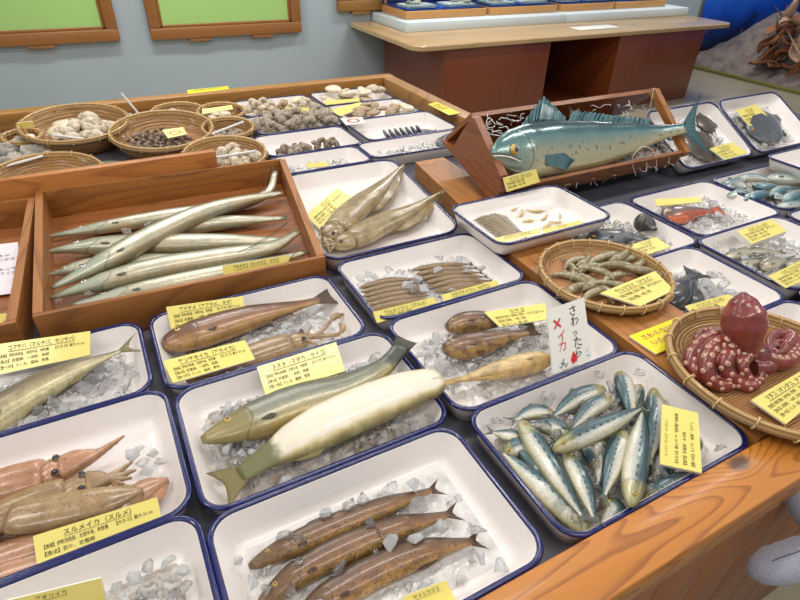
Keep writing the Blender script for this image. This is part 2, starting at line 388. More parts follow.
for i in range(46):
    a=Vector((7.3+random.uniform(-.15,.25),3.95+random.uniform(-.55,.3),FZ+random.uniform(.15,.75))); rot=Matrix.Rotation(random.uniform(0,6),4,'Z')@Matrix.Rotation(random.uniform(-1,1),4,'X')
    w,l=random.uniform(.05,.11),random.uniform(.10,.20); vs=[];fs=[]
    for j in range(7):
        t=j/6
        for k in range(5):
            s=(k-2)/2; vs.append(Vector((s*w*math.sin(PI*min(1,t*.92+.06))**.7,(t-.5)*2*l,.03*s*s+.04*math.sin(t*5+i))))
    for j in range(6):
        for k in range(4): fs.append([j*5+k,j*5+k+1,(j+1)*5+k+1,(j+1)*5+k])
    n=len(vs); vs2=vs+[v+Vector((0,0,.004)) for v in vs]; fs2=[f[::-1] for f in fs]+[[q+n for q in f] for f in fs]
    edge=[k for k in range(5)]+[j*5+4 for j in range(1,7)]+[30+k for k in range(3,-1,-1)]+[j*5 for j in range(5,0,-1)]
    fs2+=[[edge[k],edge[(k+1)%len(edge)],edge[(k+1)%len(edge)]+n,edge[k]+n] for k in range(len(edge))]
    mesh('leaf',[a+rot@v for v in vs2],fs2,BR[i%2],plm)
for k,(yy,zz,ss) in enumerate(((3.55,.32,.16),(3.3,.25,.2),(4.1,.62,.13))):
    v,f=ball((7.3,yy,FZ+zz),(ss*.8,ss,ss*.8),14,9); v=[p+mnoise.noise_vector(p*7)*.05 for p in v]
    tag(mesh('sea_boulder',v,f,rock_mat('brown_stone%d'%k,sr(110,66,40),sr(160,104,70),9)),('brown boulder low at the diorama edge','large brown boulder nearest the trays on the diorama','brown lump high among the driftwood')[k],'boulder','boulders of the diorama')
# ---------------------------------------------------------------- the sales table
DZ=-.053
deck=thing('display_table',(.8,1.5,FZ),'large wooden display table holding all the enamel fish trays','table')
DKM=plain('dark_grey_deck',sr(92,92,100),.4,0,.2,.1,8)
mesh('table_top',*box_vf(-1.3,3.3,.27,1.78,DZ-.03,DZ,.002),DKM,deck)
mesh('table_top',*box_vf(-1.3,1.42,1.78,2.84,DZ-.03,DZ,.002),DKM,deck)
FR=wood('honey_front_beam',sr(200,128,50),sr(138,74,24),'X',1.6,.42,0,7,.1,1.05,knot=tuple(at(739,463,.01).xy-Vector((.8,1.5))))
mesh('front_beam',*box_vf(-1.35,2.6,.190,.272,-.055,.010,.003),FR,deck)
PANM=wood('front_panel_wood',sr(158,96,54),sr(118,64,32),'Z',1,.5,0,7,.1,.6)
mb=MB()
x=-1.3
while x<2.58:
    mb.add(*box_vf(x+.0015,x+.1335,.198,.214,FZ+.002,-.056,.003)); x+=.135
mb.build('front_panel',PANM,deck)
mb=MB()
for xx,yy in ((-1.2,.3),(2.5,.3),(-1.2,2.7),(1.35,2.7),(3.2,1.7),(3.2,.35),(.6,1.5)): mb.add(*box_vf(xx-.035,xx+.035,yy-.035,yy+.035,FZ+.001,DZ-.031,.003)); mb.build('leg',W_OR2,deck); mb=MB()
# rear frame
mesh('rear_beam',*box_vf(-1.35,1.49,2.83,2.90,-.045,.032,.005),W_TOP,deck)
mesh('rear_side_beam',*box_vf(1.42,1.49,1.80,2.829,-.045,.030,.005),W_TOPY,deck)
# divider rail behind the wooden fish boxes
tag(mesh('divider_rail',*box_vf(-1.2,.31,1.862,1.890,DZ+.001,.094,.003),W_OR),'long orange pine rail behind the wooden fish boxes, in front of the shell baskets','wooden rail')
# plank that carries basket, tray and box
v,f=hull_prism([(.888,.275,DZ+.001),(1.088,.275,DZ+.001),(1.11,1.70,DZ+.001),(.988,1.70,DZ+.001),(.890,.99,DZ+.001)],(0,0,.060))
tag(mesh('plank',v,f,wood('plank_pine',sr(186,126,66),sr(132,78,34),'Y',1,.42,.8),smooth=False),'long pine plank running between the trays under the bamboo baskets','plank')
# ---------------------------------------------------------------- enamel trays
def rrect(x0,x1,y0,y1,r,k=6):
    pts=[]
    for cx,cy,a0 in ((x1-r,y1-r,0),(x0+r,y1-r,90),(x0+r,y0+r,180),(x1-r,y0+r,270)):
        for i in range(k+1): a=R(a0+90*i/k); pts.append((cx+r*math.cos(a),cy+r*math.sin(a)))
    return pts
TRAYS={}
def tray(key,x0,x1,y0,y1,label,z=0,r=.044,h=.052,tilt=0,rz=0,M=None,group='blue-rimmed white enamel trays'):
    if M is None: x0-=.006;x1+=.006;y0-=.006;y1+=.006
    w,d=x1-x0,y1-y0; M=M or (Matrix.Translation((x0,y0,z))@Matrix.Rotation(R(rz),4,'Z')@Matrix.Rotation(R(tilt),4,'X'))
    def ring(ins,zz): return [M@Vector((x,y,zz)) for x,y in rrect(ins,w-ins,ins,d-ins,max(.008,r-ins*.8))]
    base=M@Vector((w/2,d/2,-h))
    root=thing('enamel_tray',base,label,'tray',group)
    prof=[(.026,-h+.0005),(.018,-h+.004),(.006,-.006),(.006,-.001),(.010,-.001),(.0125,-.006),(.026,-h+.020),(.031,-h+.011),(.038,-h+.006),(.048,-h+.003)]
    vs=[];n=28
    for p in prof: vs+=ring(*p)
    fs=[[i*n+k,i*n+(k+1)%n,(i+1)*n+(k+1)%n,(i+1)*n+k] for i in range(len(prof)-1) for k in range(n)]
    fs+=[list(range(n))[::-1],[(len(prof)-1)*n+k for k in range(n)]]
    mesh('basin',vs,fs,WHITE,root,sharp=60)
    vs=[];m=8
    for j in range(m):
        a=2*PI*j/m; vs+=ring(.0045-.0048*math.cos(a),-.0005+.0038*math.sin(a))
    fs=[[j*n+k,j*n+(k+1)%n,((j+1)%m)*n+(k+1)%n,((j+1)%m)*n+k] for j in range(m) for k in range(n)]
    mesh('rolled_rim',vs,fs,NAVY,root)
    TRAYS[key]=(x0,x1,y0,y1,z,M,w,d,h); return root
tray('A1',-.42,-.042,.888,1.125,'enamel tray holding the single mackerel, below the wooden boxes')
tray('A2',-.42,-.024,.592,.880,'enamel tray full of reddish-brown squid at the left edge')
tray('A3',-.42,-.024,.296,.583,'enamel tray cut off by the bottom left corner, with a heap of ice')
tray('B1',-.016,.402,.866,1.128,'enamel tray with a brown greenling and a squid under two cards')
tray('B2',-.008,.430,.568,.856,'enamel tray with the sea bass and the big white-bellied fish')
tray('B3',-.012,.418,.281,.556,'enamel tray with three slender brown fish, nearest the front')
tray('C3',.458,.886,.280,.562,'enamel tray heaped with silver-blue sardines at the front beam')
tray('C2',.452,.868,.570,.878,'enamel tray with two brown rockfish and one yellow fish')
tray('C1',.445,.866,.890,1.162,'enamel tray with two rows of slim brown herring on ice')
tray('C0',.425,.862,1.180,1.79,'large deep enamel tray with two pointed spear squid',r=.06,M=Matrix.Translation((.425,1.180,0))@Matrix(((1,.125,0,0),(0,1,0,0),(0,0,1,0),(0,0,0,1))))
tray('D',.838,1.243,.980,1.234,'enamel tray raised on the plank with tiny eel-like fish and pale shrimp',z=.0545,h=.045)
tray('E1',1.09,1.452,.826,1.132,'enamel tray with a slate-blue fish, right of the shrimp basket')
tray('E2',1.478,1.872,.842,1.132,'enamel tray with one small red-orange fish on ice')
tray('E3',1.09,1.402,.535,.822,'enamel tray with a black spiny fish behind the bamboo baskets')
tray('E4',1.438,1.83,.548,.838,'enamel tray with small slender fish and two yellow cards')
tray('E5',1.095,1.40,.276,.526,'enamel tray full of ice hidden behind the octopus')
tray('E4b',1.43,1.83,.262,.536,'enamel tray at the right edge, just behind the octopus tray')
tray('E2b',1.86,2.26,.548,.830,'enamel tray at the right edge in front of the heaped blue fish')
tray('E6',1.892,2.28,.850,1.128,'enamel tray heaped with small blue-green fish and ice')
TB=Matrix.Rotation(R(30),4,'X')
tray('E7',1.90,2.322,0,.30,'tilted enamel tray with dark brown flat pieces, beside the big blue fish tail',M=Matrix.Translation((1.90,1.235,-.005))@TB)
tray('E8',2.335,2.755,0,.30,'tilted enamel tray with one dark grey flatfish, farthest right',M=Matrix.Translation((2.335,1.235,-.005))@TB)
tray('E9',2.17,2.59,.84,1.12,'shallow enamel tray raised at the right edge with a pale card',z=.050,h=.046)
v,f=hull_prism([(1.9,1.30,DZ+.001),(1.9,1.48,DZ+.001),(1.9,1.48,.068),(1.9,1.30,-.036)],(.86,0,0))
tag(mesh('display_wedge',v,f,DKM,smooth=False),'dark wedge stand propping up the two tilted trays','stand')
tag(mesh('tray_riser',*box_vf(2.32,2.57,.87,1.10,DZ+.001,.0035,.002),DKM),'dark riser under the raised tray at the right edge','stand')
tray('T1',.575,.935,2.505,2.765,'rear enamel tray of mixed pale shells, back left')
tray('T1b',.565,.93,2.242,2.495,'rear enamel tray heaped with spiky grey shells')
tray('T1c',.525,.905,1.985,2.228,'rear enamel tray of small dark snails on white')
tray('T1d',.515,.86,1.800,1.972,'rear enamel tray with a few ice lumps, beside the box corner')
tray('T2',.965,1.335,2.535,2.775,'rear enamel tray of large round clams, far corner')
tray('T2b',.965,1.345,2.285,2.525,'rear enamel tray of flat brown and white clams')
tray('T2c',.945,1.372,2.000,2.275,'rear enamel tray with a row of dark mussels')
tray('T2d',.875,1.372,1.815,1.985,'rear enamel tray with ice and a dark fish, partly under the plank end')
# ---------------------------------------------------------------- wooden fish box (centre left) and its neighbour
def fish_box(cx0,cx1,y0,y1,zt,label,rz=0,flare=.0,t=.012):
    RM=Matrix.Translation((cx1,y0,0))@Matrix.Rotation(R(rz),4,'Z')@Matrix.Translation((-cx1,-y0,0))
    def rr(vf): return [RM@Vector(v) for v in vf[0]],vf[1]
    r=thing('wooden_box',((cx0+cx1)/2,(y0+y1)/2,DZ),label,'wooden box','wooden fish boxes')
    z0=DZ+.001
    mesh('box_floor',*rr(hull_prism([(cx0+t,y0+t,z0),(cx1-t,y0+t,z0),(cx1-t+.08*flare,y1-t,z0),(cx0+t-.03*flare,y1-t,z0)],(0,0,.008))),W_BOXL,r,smooth=False)
    mesh('front_board',*rr(box_vf(cx0,cx1,y0,y0+t,z0,zt,.002)),W_BOX,r)
    mesh('rear_board',*rr(box_vf(cx0-.03*flare,cx1+.08*flare,y1-t,y1,z0,zt,.002)),W_BOX,r)
    for s,x,xf in ((-1,cx0,cx0-.03*flare),(1,cx1-t*1.6,cx1-t*1.6+.09*flare)):
        v,f=rr(hull_prism([(x,y0+t,z0),(x+t*1.6,y0+t,z0),(xf+t*1.6,y1-t,z0),(xf,y1-t,z0)],(0,0,zt-z0))); mesh('side_board',v,f,W_OR2,r,smooth=False)
    return r
fish_box(-.232,.412,1.138,1.845,.045,'wooden box full of long silvery barracuda, left of the squid tray',flare=1,rz=-2.6)
fish_box(-1.0,-.262,1.168,1.845,.040,'wooden box at the left edge holding a sheet of white paper',rz=-2.6)
# ---------------------------------------------------------------- tilted box of the big Spanish mackerel
bx=thing('wooden_box',(1.6,1.4,DZ),'tilted reddish wooden box presenting the giant blue Spanish mackerel','wooden box','wooden fish boxes')
XL,XR=1.05,1.865
def slab(name,outline,x0,x1,m):
    outline=[(y+.022,z) for y,z in outline] if name!='prop' else outline
    v,f=hull_prism([(x0,y,z) for y,z in outline],(x1-x0,0,0)); return mesh(name,v,f,m,bx,smooth=False)
slab('front_board',[(1.255,.010),(1.268,.010),(1.236,.072),(1.223,.068)],XL,XR+.01,W_DK)
slab('box_floor',[(1.270,.010),(1.60,.095),(1.60,.107),(1.268,.024)],XL,XR,W_DK)
slab('rear_board',[(1.601,.095),(1.615,.10),(1.462,.236),(1.450,.226)],XL+.012,XR+.06,W_DK)
slab('end_board',[(1.224,.012),(1.48,.093),(1.500,.107),(1.403,.245),(1.386,.245),(1.222,.118)],XL-.028,XL-.001,wood('end_board_brown',sr(150,92,56),sr(96,54,30),'Y',1.4,.5,1.5))
slab('end_board',[(1.226,.048),(1.216,.070),(1.424,.247),(1.444,.224)],XR+.001,XR+.026,W_OR2)
slab('prop',[(1.40,DZ+.001),(1.56,DZ+.001),(1.56,.0845),(1.40,.0435)],1.2,XR-.03,DKM)
# ---------------------------------------------------------------- light: ceiling fluorescents
wd=bpy.data.worlds.new('room_light'); scene.world=wd; wd.use_nodes=True
wd.node_tree.nodes['Background'].inputs[0].default_value=(.95,.96,1.0,1); wd.node_tree.nodes['Background'].inputs[1].default_value=.36
def area(x,y,z,sx,sy,e,c=(1,.965,.92)):
    l=bpy.data.lights.new('ceiling_lamp','AREA'); l.shape='RECTANGLE'; l.size=sx; l.size_y=sy; l.energy=e; l.color=c
    o=bpy.data.objects.new('ceiling_lamp',l); COL.objects.link(o); o.location=(x,y,z); return o
for y,e in ((-.3,12.5),(1.2,15),(2.9,13)):
    for x in (-1.4,.6,2.6): area(x,y,1.75,1.25,.16,e)
for x in (.5,3.2,6.2): area(x,4.2,1.9,1.3,.2,34,(1,.98,.95))
# ---------------------------------------------------------------- fish
def fish_mat(name,stops,head=None,spot=None,spotc=(.02,.03,.04),spot_band=None,rough=.34,coat=.3,metal=.12,var=.25,gill=.21,scale=(1,1),mottle=None,tailc=None,grit=.55,dots=None):
    """stops: colour from belly (0) to back (1); u runs head to tail"""
    m=Mat(name,rough,metal,coat,.6); uvo=m.new('ShaderNodeTexCoord').outputs['UV']; S=m.sep(uvo); u,v=S[0],S[1]
    ob=m.tc('Object'); n=m.noise(ob,38*scale[0],4)
    vv=m.math('ADD',v,m.math('MULTIPLY',m.math('SUBTRACT',n,.5),var))
    c=m.ramp(vv,stops)
    if mottle:
        n3=m.noise(ob,mottle[0],5,.5,.6); c=m.mix(m.ramp(n3,[(.42,0),(.62,mottle[2])]),c,mottle[1])
    fine=m.noise(ob,240,4,0,.65); c=m.mix(m.ramp(fine,[(.35,.0),(.75,grit)]),c,m.mix(1.0,c,(.35,.33,.30),'MULTIPLY'))
    if dots: c=m.mix(m.math('MULTIPLY',m.math('MULTIPLY',m.band(m.math('FRACT',m.math('ADD',m.math('MULTIPLY',u,dots[0]),m.math('MULTIPLY',n,.4))),.5,.30),m.band(m.math('ADD',v,m.math('MULTIPLY',m.math('SUBTRACT',n,.5),.1)),dots[1],.055)),2.2,clamp=True),c,(.015,.03,.045)) if True else c
    if tailc: c=m.mix(m.ramp(m.math('ADD',u,m.math('MULTIPLY',m.math('SUBTRACT',n,.5),.12)),[(0,0),(tailc[0],0),(tailc[0]+.05,1),(1,1)]),c,tailc[1])
    if head: c=m.mix(m.math('MULTIPLY',m.ramp(u,[(0,1),(gill*.8,.8),(gill+.03,0),(1,0)]),m.ramp(v,[(0,.6),(.5,.9),(1,.8)])),c,head)
    if spot:
        vo=m.vor(ob,spot); k=m.ramp(vo,[(0,1),(.22,.9),(.34,0)])
        if spot_band: k=m.math('MULTIPLY',k,m.band(v,spot_band[0],spot_band[1]))
        c=m.mix(k,c,spotc)
    # gill cover edge and mouth line
    ge=m.math('ADD',gill,m.math('MULTIPLY',m.math('POWER',m.math('ABSOLUTE',m.math('SUBTRACT',v,.45)),2.0),-.22))
    g=m.band(u,ge,.007); mo=m.math('MULTIPLY',m.band(v,.42,.045),m.math('LESS_THAN',u,.055))
    c=m.mix(m.math('MULTIPLY',m.math('MAXIMUM',g,mo),.5),c,(.03,.028,.02))
    m.col(c)
    sc=m.vor(m.tc('UV',scale=(150*scale[1],42*scale[1],1)),1.0); h=m.math('ADD',m.math('MULTIPLY',sc,.5),m.math('ADD',m.math('MULTIPLY',n,.6),m.math('MULTIPLY',g,-1.2)))
    m.bump(h,.28,.0015); return m.m
def fin_mat(name,c,d,rays=26,alpha=1):
    m=Mat(name,.38,0,.3); v=m.tc('UV'); S=m.sep(v)
    w=m.math('SINE',m.math('MULTIPLY',S[0],rays*2*PI)); m.col(m.mix(m.math('MULTIPLY_ADD',w,.4,.5),d,c)); m.bump(w,.5,.001); return m.m
EYE_G=plain('eye_gold',sr(190,150,60),.15,.2,1,.1); EYE_S=plain('eye_silver',sr(188,190,180),.15,.2,1,.1); PUP=plain('pupil_black',(.008,.008,.01),.06,0,1,0)
PROF={ # (t, back height, belly height) relative to half the body depth
 'sardine':[(0,.16,.18),(.03,.42,.44),(.1,.68,.72),(.2,.88,.92),(.35,1,1),(.5,.97,.98),(.65,.82,.84),(.8,.58,.56),(.92,.30,.28),(1,.17,.17)],
 'mackerel':[(0,.14,.16),(.04,.42,.42),(.12,.70,.74),(.22,.9,.94),(.38,1,1),(.55,.93,.93),(.72,.66,.66),(.86,.36,.34),(.95,.17,.16),(1,.12,.12)],
 'bass':[(0,.16,.18),(.05,.42,.42),(.13,.68,.72),(.22,.9,.96),(.36,1,1),(.55,.94,.94),(.72,.72,.68),(.86,.48,.44),(.95,.40,.38),(1,.42,.40)],
 'slim':[(0,.20,.22),(.03,.42,.42),(.09,.64,.64),(.18,.86,.86),(.4,1,1),(.6,.96,.96),(.78,.74,.72),(.9,.42,.40),(1,.24,.24)],
 'green':[(0,.34,.38),(.03,.58,.62),(.09,.80,.86),(.2,.96,1),(.36,1,1),(.55,.86,.84),(.72,.62,.58),(.86,.40,.38),(.95,.30,.28),(1,.30,.30)],
 'wide':[(0,.42,.46),(.02,.58,.62),(.06,.72,.78),(.16,.88,.92),(.34,.98,1),(.6,.96,.98),(.76,.76,.80),(.88,.46,.48),(1,.34,.34)],
 'pike':[(0,.14,.16),(.05,.30,.32),(.11,.50,.50),(.18,.76,.78),(.27,.94,.96),(.45,1,1),(.65,.90,.90),(.82,.66,.66),(.93,.42,.42),(1,.34,.34)],
 'rock':[(0,.36,.36),(.05,.62,.58),(.14,.88,.82),(.26,1,.98),(.42,.95,.95),(.6,.74,.72),(.78,.48,.44),(.9,.34,.32),(1,.3,.3)],
 'big':[(0,.10,.16),(.04,.45,.45),(.1,.75,.75),(.2,.97,.98),(.35,1.02,1),(.55,.9,.88),(.75,.6,.58),(.9,.28,.26),(1,.2,.2)],
 'flat':[(0,.14,.14),(.06,.45,.45),(.18,.85,.85),(.36,1,1),(.6,.92,.92),(.8,.55,.55),(.93,.24,.24),(1,.18,.18)],
 'spear':[(0,.8,.8),(.15,.95,.95),(.4,.85,.85),(.6,.56,.56),(.75,.32,.32),(.9,.14,.14),(1,.03,.03)],
 'squidm':[(0,.80,.80),(.05,.95,.95),(.25,1,1),(.55,.95,.95),(.75,.78,.78),(.9,.45,.45),(1,.06,.06)]}
def ipp(t,T,k):
    return ip(t,[(a[0],a[k]) for a in T])
def finsheet(base,tips,th=.0012,sub=4,ripple=.0008,uvx=1):
    """closed thin sheet between base points and tip points"""
    n=len(base); vs=[];uv=[]
    nr=(base[-1]-base[0]).cross(tips[n//2]-base[n//2])
    nr=nr.normalized() if nr.length>1e-9 else Vector((0,0,1))
    for i in range(n):
        for j in range(sub+1):
            t=j/sub; p=base[i].lerp(tips[i],t)+nr*(ripple*math.sin(i*2.1)*t)
            w=th*(1-.8*t); vs.append(p+nr*w); vs.append(p-nr*w); uv+=[(i/(n-1)*uvx,t)]*2
    q=lambda i,j,s:(i*(sub+1)+j)*2+s
    fs=[]
    for i in range(n-1):
        for j in range(sub):
            fs.append([q(i,j,0),q(i+1,j,0),q(i+1,j+1,0),q(i,j+1,0)]); fs.append([q(i,j,1),q(i,j+1,1),q(i+1,j+1,1),q(i+1,j,1)])
        fs.append([q(i,0,0),q(i,0,1),q(i+1,0,1),q(i+1,0,0)]); fs.append([q(i,sub,0),q(i+1,sub,0),q(i+1,sub,1),q(i,sub,1)])
    for i in (0,n-1):
        for j in range(sub): fs.append([q(i,j,0),q(i,j+1,0),q(i,j+1,1),q(i,j,1)])
    return vs,fs,uv
def fish(name,label,pts,H,prof,mat,fin,cat='fish',thick=.55,dors=1,roll=0,group=None,up=None,tail=(1.5,1.5,.45),fins=True,eye=.16,eyemat=EYE_G,seg=18,n=34,simple=False,eyet=.1,eyev=.18,dfin=(.3,.55,.35),pect=True,spread=1,bend=0):
    """pts head to tail in the place; H body depth; dors=+1 back to the left of travel (seen from above)"""
    C=cr(pts,n); UP=(up or Vector((0,0,1))).normalized(); P=PROF[prof]; h=H/2
    low=min(C,key=lambda c:c.z); loc=Vector((C[n//2].x,C[n//2].y,low.z-h*thick))
    if simple: root=None
    else: root=thing(name,loc,label,cat,group)
    fr=[]; vs=[];uv=[]; cr_=R(roll)
    for i,c in enumerate(C):
        t=(C[min(i+1,n-1)]-C[max(i-1,0)]).normalized(); d=UP.cross(t).normalized()*dors; nn=(UP-t*UP.dot(t)).normalized()
        d2=d*math.cos(cr_)+nn*math.sin(cr_); n2=nn*math.cos(cr_)-d*math.sin(cr_)
        u=i/(n-1); fr.append((c,t,d2,n2))
        top,bot=ipp(u,P,1)*h,ipp(u,P,2)*h; w=(top+bot)/2*thick*(1.0 if u<.75 else 1-.45*(u-.75)/.25)
        gb=1+.05*math.exp(-((u-.19)/.03)**2) if prof not in('squidm',) else 1
        for k in range(seg):
            th=2*PI*k/seg; cs,sn=math.cos(th),math.sin(th)
            vs.append(c+d2*((top if cs>0 else bot)*math.copysign(abs(cs)**.9,cs))+n2*(w*gb*math.copysign(abs(sn)**.85,sn))); uv.append((u,.5+.5*cs))
    fs=[[i*seg+k,i*seg+(k+1)%seg,(i+1)*seg+(k+1)%seg,(i+1)*seg+k] for i in range(n-1) for k in range(seg)]+[list(range(seg))[::-1],[(n-1)*seg+k for k in range(seg)]]
    mb=MB().add(vs,fs,uv)
    def tail_geo():
        c,t,d,nn=fr[-1]; b=P[-1][1]*h*1.05; tl,ts,fk=tail[0]*h,tail[1]*h*spread,tail[2]; base=[];tips=[]; t=(t+nn*bend).normalized()
        for i in range(13):
            s=(i-6)/6; base.append(c-t*(h*.1)+d*(b*s)); L=tl*(fk+(1-fk)*abs(s)**1.3)
            tips.append(c+t*L+d*(ts*math.copysign(abs(s)**.9,s)))
        return finsheet(base,tips,.0016)
    def at_edge(u,side): 
        i=min(n-1,int(u*(n-1))); f=u*(n-1)-i; j=min(i+1,n-1); c=fr[i][0].lerp(fr[j][0],f); d=fr[i][2].lerp(fr[j][2],f)
        return c+d*(side*ipp(u,P,1 if side>0 else 2)*h*.93),d,fr[i][1],fr[i][3]
    def strip(u0,u1,hh,side=1,lean=.5,shape=None):
        base=[];tips=[];m=11
        for i in range(m):
            s=i/(m-1); p,d,t,nn=at_edge(u0+(u1-u0)*s,side); k=shape(s) if shape else (1-s)**.6*min(1,s*5+.35)
            base.append(p); tips.append(p+d*(side*hh*k)+t*(hh*lean*k))
        return finsheet(base,tips,.0009,3)
    if simple:
        if tail: mb.add(*tail_geo()[:2],uv=[(.95,.8)]*len(tail_geo()[0]))
        o=mb.build(name,mat); tag(o,label,cat,group); return o
    mb.build('body',mat,root)
    if tail: v,f,u_=tail_geo(); mesh('tail_fin',v,f,fin,root,uv=u_)
    if fins:
        if dfin: v,f,u_=strip(dfin[0],dfin[1],h*dfin[2]); mesh('dorsal_fin',v,f,fin,root,uv=u_)
        v,f,u_=strip(.66,.8,h*.3,-1); mesh('anal_fin',v,f,fin,root,uv=u_)
        if pect:
            i=int(.25*(n-1)); c,t,d,nn=fr[i]; w=h*thick; b0=c-d*(h*.50)+nn*(w*.80); base=[];tips=[]
            for k in range(7):
                s=(k-3)/3; base.append(b0-d*(s*h*.06)-t*(s*h*.04)); tips.append(b0+t*(h*(.62-.22*abs(s)))-d*(h*(.10+.15*s))+nn*(h*.05))
            v,f,u_=finsheet(base,tips,.001,3); mesh('pectoral_fin',v,f,fin,root,uv=u_)
    if eye:
        i=eyet*(n-1); a=int(i); c=fr[a][0].lerp(fr[a+1][0],i-a); _,t,d,nn=fr[a]
        w=(ipp(eyet,P,1)+ipp(eyet,P,2))/2*h*thick; ev=eyev*h; p=c+d*ev+nn*(w*math.sqrt(max(.1,1-(ev/(ipp(eyet,P,1)*h))**2))*.99); r=eye*h
        Mx=Matrix((t,d,nn)).transposed()
        v,f=ball((0,0,0),(r,r,r*.5),14,8); e=mesh('eye',[p+Mx@x for x in v],f,eyemat,root)
        v,f=ball((0,0,r*.33),(r*.52,r*.52,r*.25),12,6); mesh('pupil',[p+Mx@x for x in v],f,PUP,e)
    return root
# ---------------------------------------------------------------- ice
def ice_vf(r,seed):
    rnd=random.Random(seed); bm=bmesh.new()
    for k in range(9):
        d=Vector((rnd.gauss(0,1),rnd.gauss(0,1),rnd.gauss(0,1))).normalized(); bm.verts.new(Vector((d.x*r*rnd.uniform(.8,1.15),d.y*r*rnd.uniform(.75,1.1),d.z*r*rnd.uniform(.55,.85))))
    res=bmesh.ops.convex_hull(bm,input=bm.verts[:]); dead=[v for v in bm.verts if not v.link_faces]
    for v in dead: bm.verts.remove(v)
    bmesh.ops.bevel(bm,geom=bm.edges[:],offset=r*.05,segments=1,affect='EDGES')
    bm.verts.index_update(); o=([v.co.copy() for v in bm.verts],[[v.index for v in f.verts] for f in bm.faces]); bm.free(); return o
ICEVF=[ice_vf(1.0,k+50) for k in range(8)]
ICEME=[]
for k in range(6):
    for m_ in (ICE,ICE2):
        v,f=ice_vf(1.0,k); me=bpy.data.meshes.new('ice_chunk'); me.from_pydata(v,[],f); me.materials.append(m_); ICEME.append(me)
def ice(p,r,label,group,cloudy=None):
    k=random.randrange(6)*2+(random.random()<.5 if cloudy is None else int(cloudy))
    o=bpy.data.objects.new('ice_chunk',ICEME[k]); COL.objects.link(o); o.location=p; o.scale=(r,r,r); o.rotation_euler=(random.uniform(-.3,.3),random.uniform(-.3,.3),random.uniform(0,6.3))
    return tag(o,label,'ice',group)
def ice_px(lst,z,label,group,r0=None,cloudy=None):
    for x,y,rp in lst:
        p=at(x,y,z)
        if not any(t[4]<.01 and t[0]+.03<p.x<t[1]-.02 and t[2]+.02<p.y<t[3]-.02 for t in TRAYS.values()) and not (p.y>1.2 and p.x<.42): continue
        ice(p,rp/ppm(p),label,group,cloudy)
def bed(key,label,zt=.55,m=None,hf=.006,nx=46,ny=32,mask=None,bottom=.004,inset=.045,chunks=None):
    """crushed ice lying in a tray (uncountable)"""
    x0,x1,y0,y1,z,M,w,d,h=TRAYS[key]; vs=[];fs=[]; sd=hash(key)%97 if False else sum(ord(c) for c in key)
    ax,bx_,ay,by=inset,w-inset,inset,d-inset
    for j in range(ny+1):
        for i in range(nx+1):
            u=i/nx;v=j/ny; x=ax+(bx_-ax)*u; y=ay+(by-ay)*v
            e=min(u,1-u,v,1-v)*6; lvl=(min(1,e)**.6)*zt*(h-.012)
            if mask: lvl*=mask(u,v)
            q=Vector((x*55,y*55,sd)); dd=mnoise.voronoi(q)[0]; hh=lvl*(.75+.5*(dd[1]-dd[0]))+hf*mnoise.noise(q*1.7)*(1 if lvl>.002 else 0)
            vs.append(M@Vector((x,y,-h+bottom+max(0,hh))))
    n=nx+1
    fs=[[j*n+i,j*n+i+1,(j+1)*n+i+1,(j+1)*n+i] for j in range(ny) for i in range(nx)]
    b=len(vs); ring=[i for i in range(n)]+[j*n+nx for j in range(1,ny+1)]+[ny*n+i for i in range(nx-1,-1,-1)]+[j*n for j in range(ny-1,0,-1)]
    for k in ring: vs.append(vs[k]-Vector((0,0,.0012)))
    m_=len(ring); fs+=[[ring[k],b+k,b+(k+1)%m_,ring[(k+1)%m_]] for k in range(m_)]+[[b+k for k in range(m_)][::-1]]
    mb=MB(); mb.add(vs,fs,mi=0); rnd=random.Random(sd); nch=chunks if chunks is not None else int(130*zt/.5*w*d/.12)
    for q_ in range(nch):
        u=rnd.uniform(.02,.98); v=rnd.uniform(.02,.98); lv=zt*(h-.012)*(mask(u,v) if mask else 1)*min(1,(min(u,1-u,v,1-v)*6))**.6
        if lv<.002 and mask: continue
        r_=rnd.uniform(.005,.0115); cv,cf=ICEVF[rnd.randrange(8)]; A=Matrix.Rotation(rnd.uniform(0,6.3),3,'Z')@Matrix.Rotation(rnd.uniform(-.8,.8),3,'X'); c_=Vector((ax+(bx_-ax)*u,ay+(by-ay)*v,-h+bottom+lv+r_*.3))
        mb.add([M@(c_+(A@x)*r_) for x in cv],cf,mi=1 if rnd.random()<.7 else 2)
    o=mb.build('crushed_ice',[m or BED,ICE,ICE2],smooth=False); tag(o,label,'ice',None,'stuff'); return o
# ---------------------------------------------------------------- cards with printing
_tc={}
def glyphs(s):
    if s in _tc: return _tc[s]
    c=bpy.data.curves.new('t','FONT'); c.body=s; c.resolution_u=1; c.size=1; o=bpy.data.objects.new('t',c); COL.objects.link(o)
    me=bpy.data.meshes.new_from_object(o.evaluated_get(bpy.context.evaluated_depsgraph_get()))
    v=[x.co.copy() for x in me.vertices]; f=[list(p.vertices) for p in me.polygons]
    bpy.data.objects.remove(o); bpy.data.meshes.remove(me); bpy.data.curves.remove(c)
    x0=min(a.x for a in v); x1=max(a.x for a in v); _tc[s]=(v,f,x0,x1); return _tc[s]
SMALL=['【漁場】伊勢湾南部、志摩半島、熊野灘','【漁法】定置網、一本釣、刺網','【食べ方】さしみ、塩焼、煮魚']
def card(q,title=None,lines=None,label='',z=(0,0,0,0),th=.003,mat=None,ink=None,name='name_card',cat='card',group='yellow fish name cards',vertical=False,tsize=.17,lsize=.105,extra=None,size='【大きさ】最大 50 cm',cut=None):
    """q: photo corners TL,TR,BR,BL with heights z"""
    P=[at(x,y,zz) for (x,y),zz in zip(q,z)]
    return card3(P,title,lines,label,th,mat,ink,name,cat,group,tsize,lsize,extra,size,vertical)
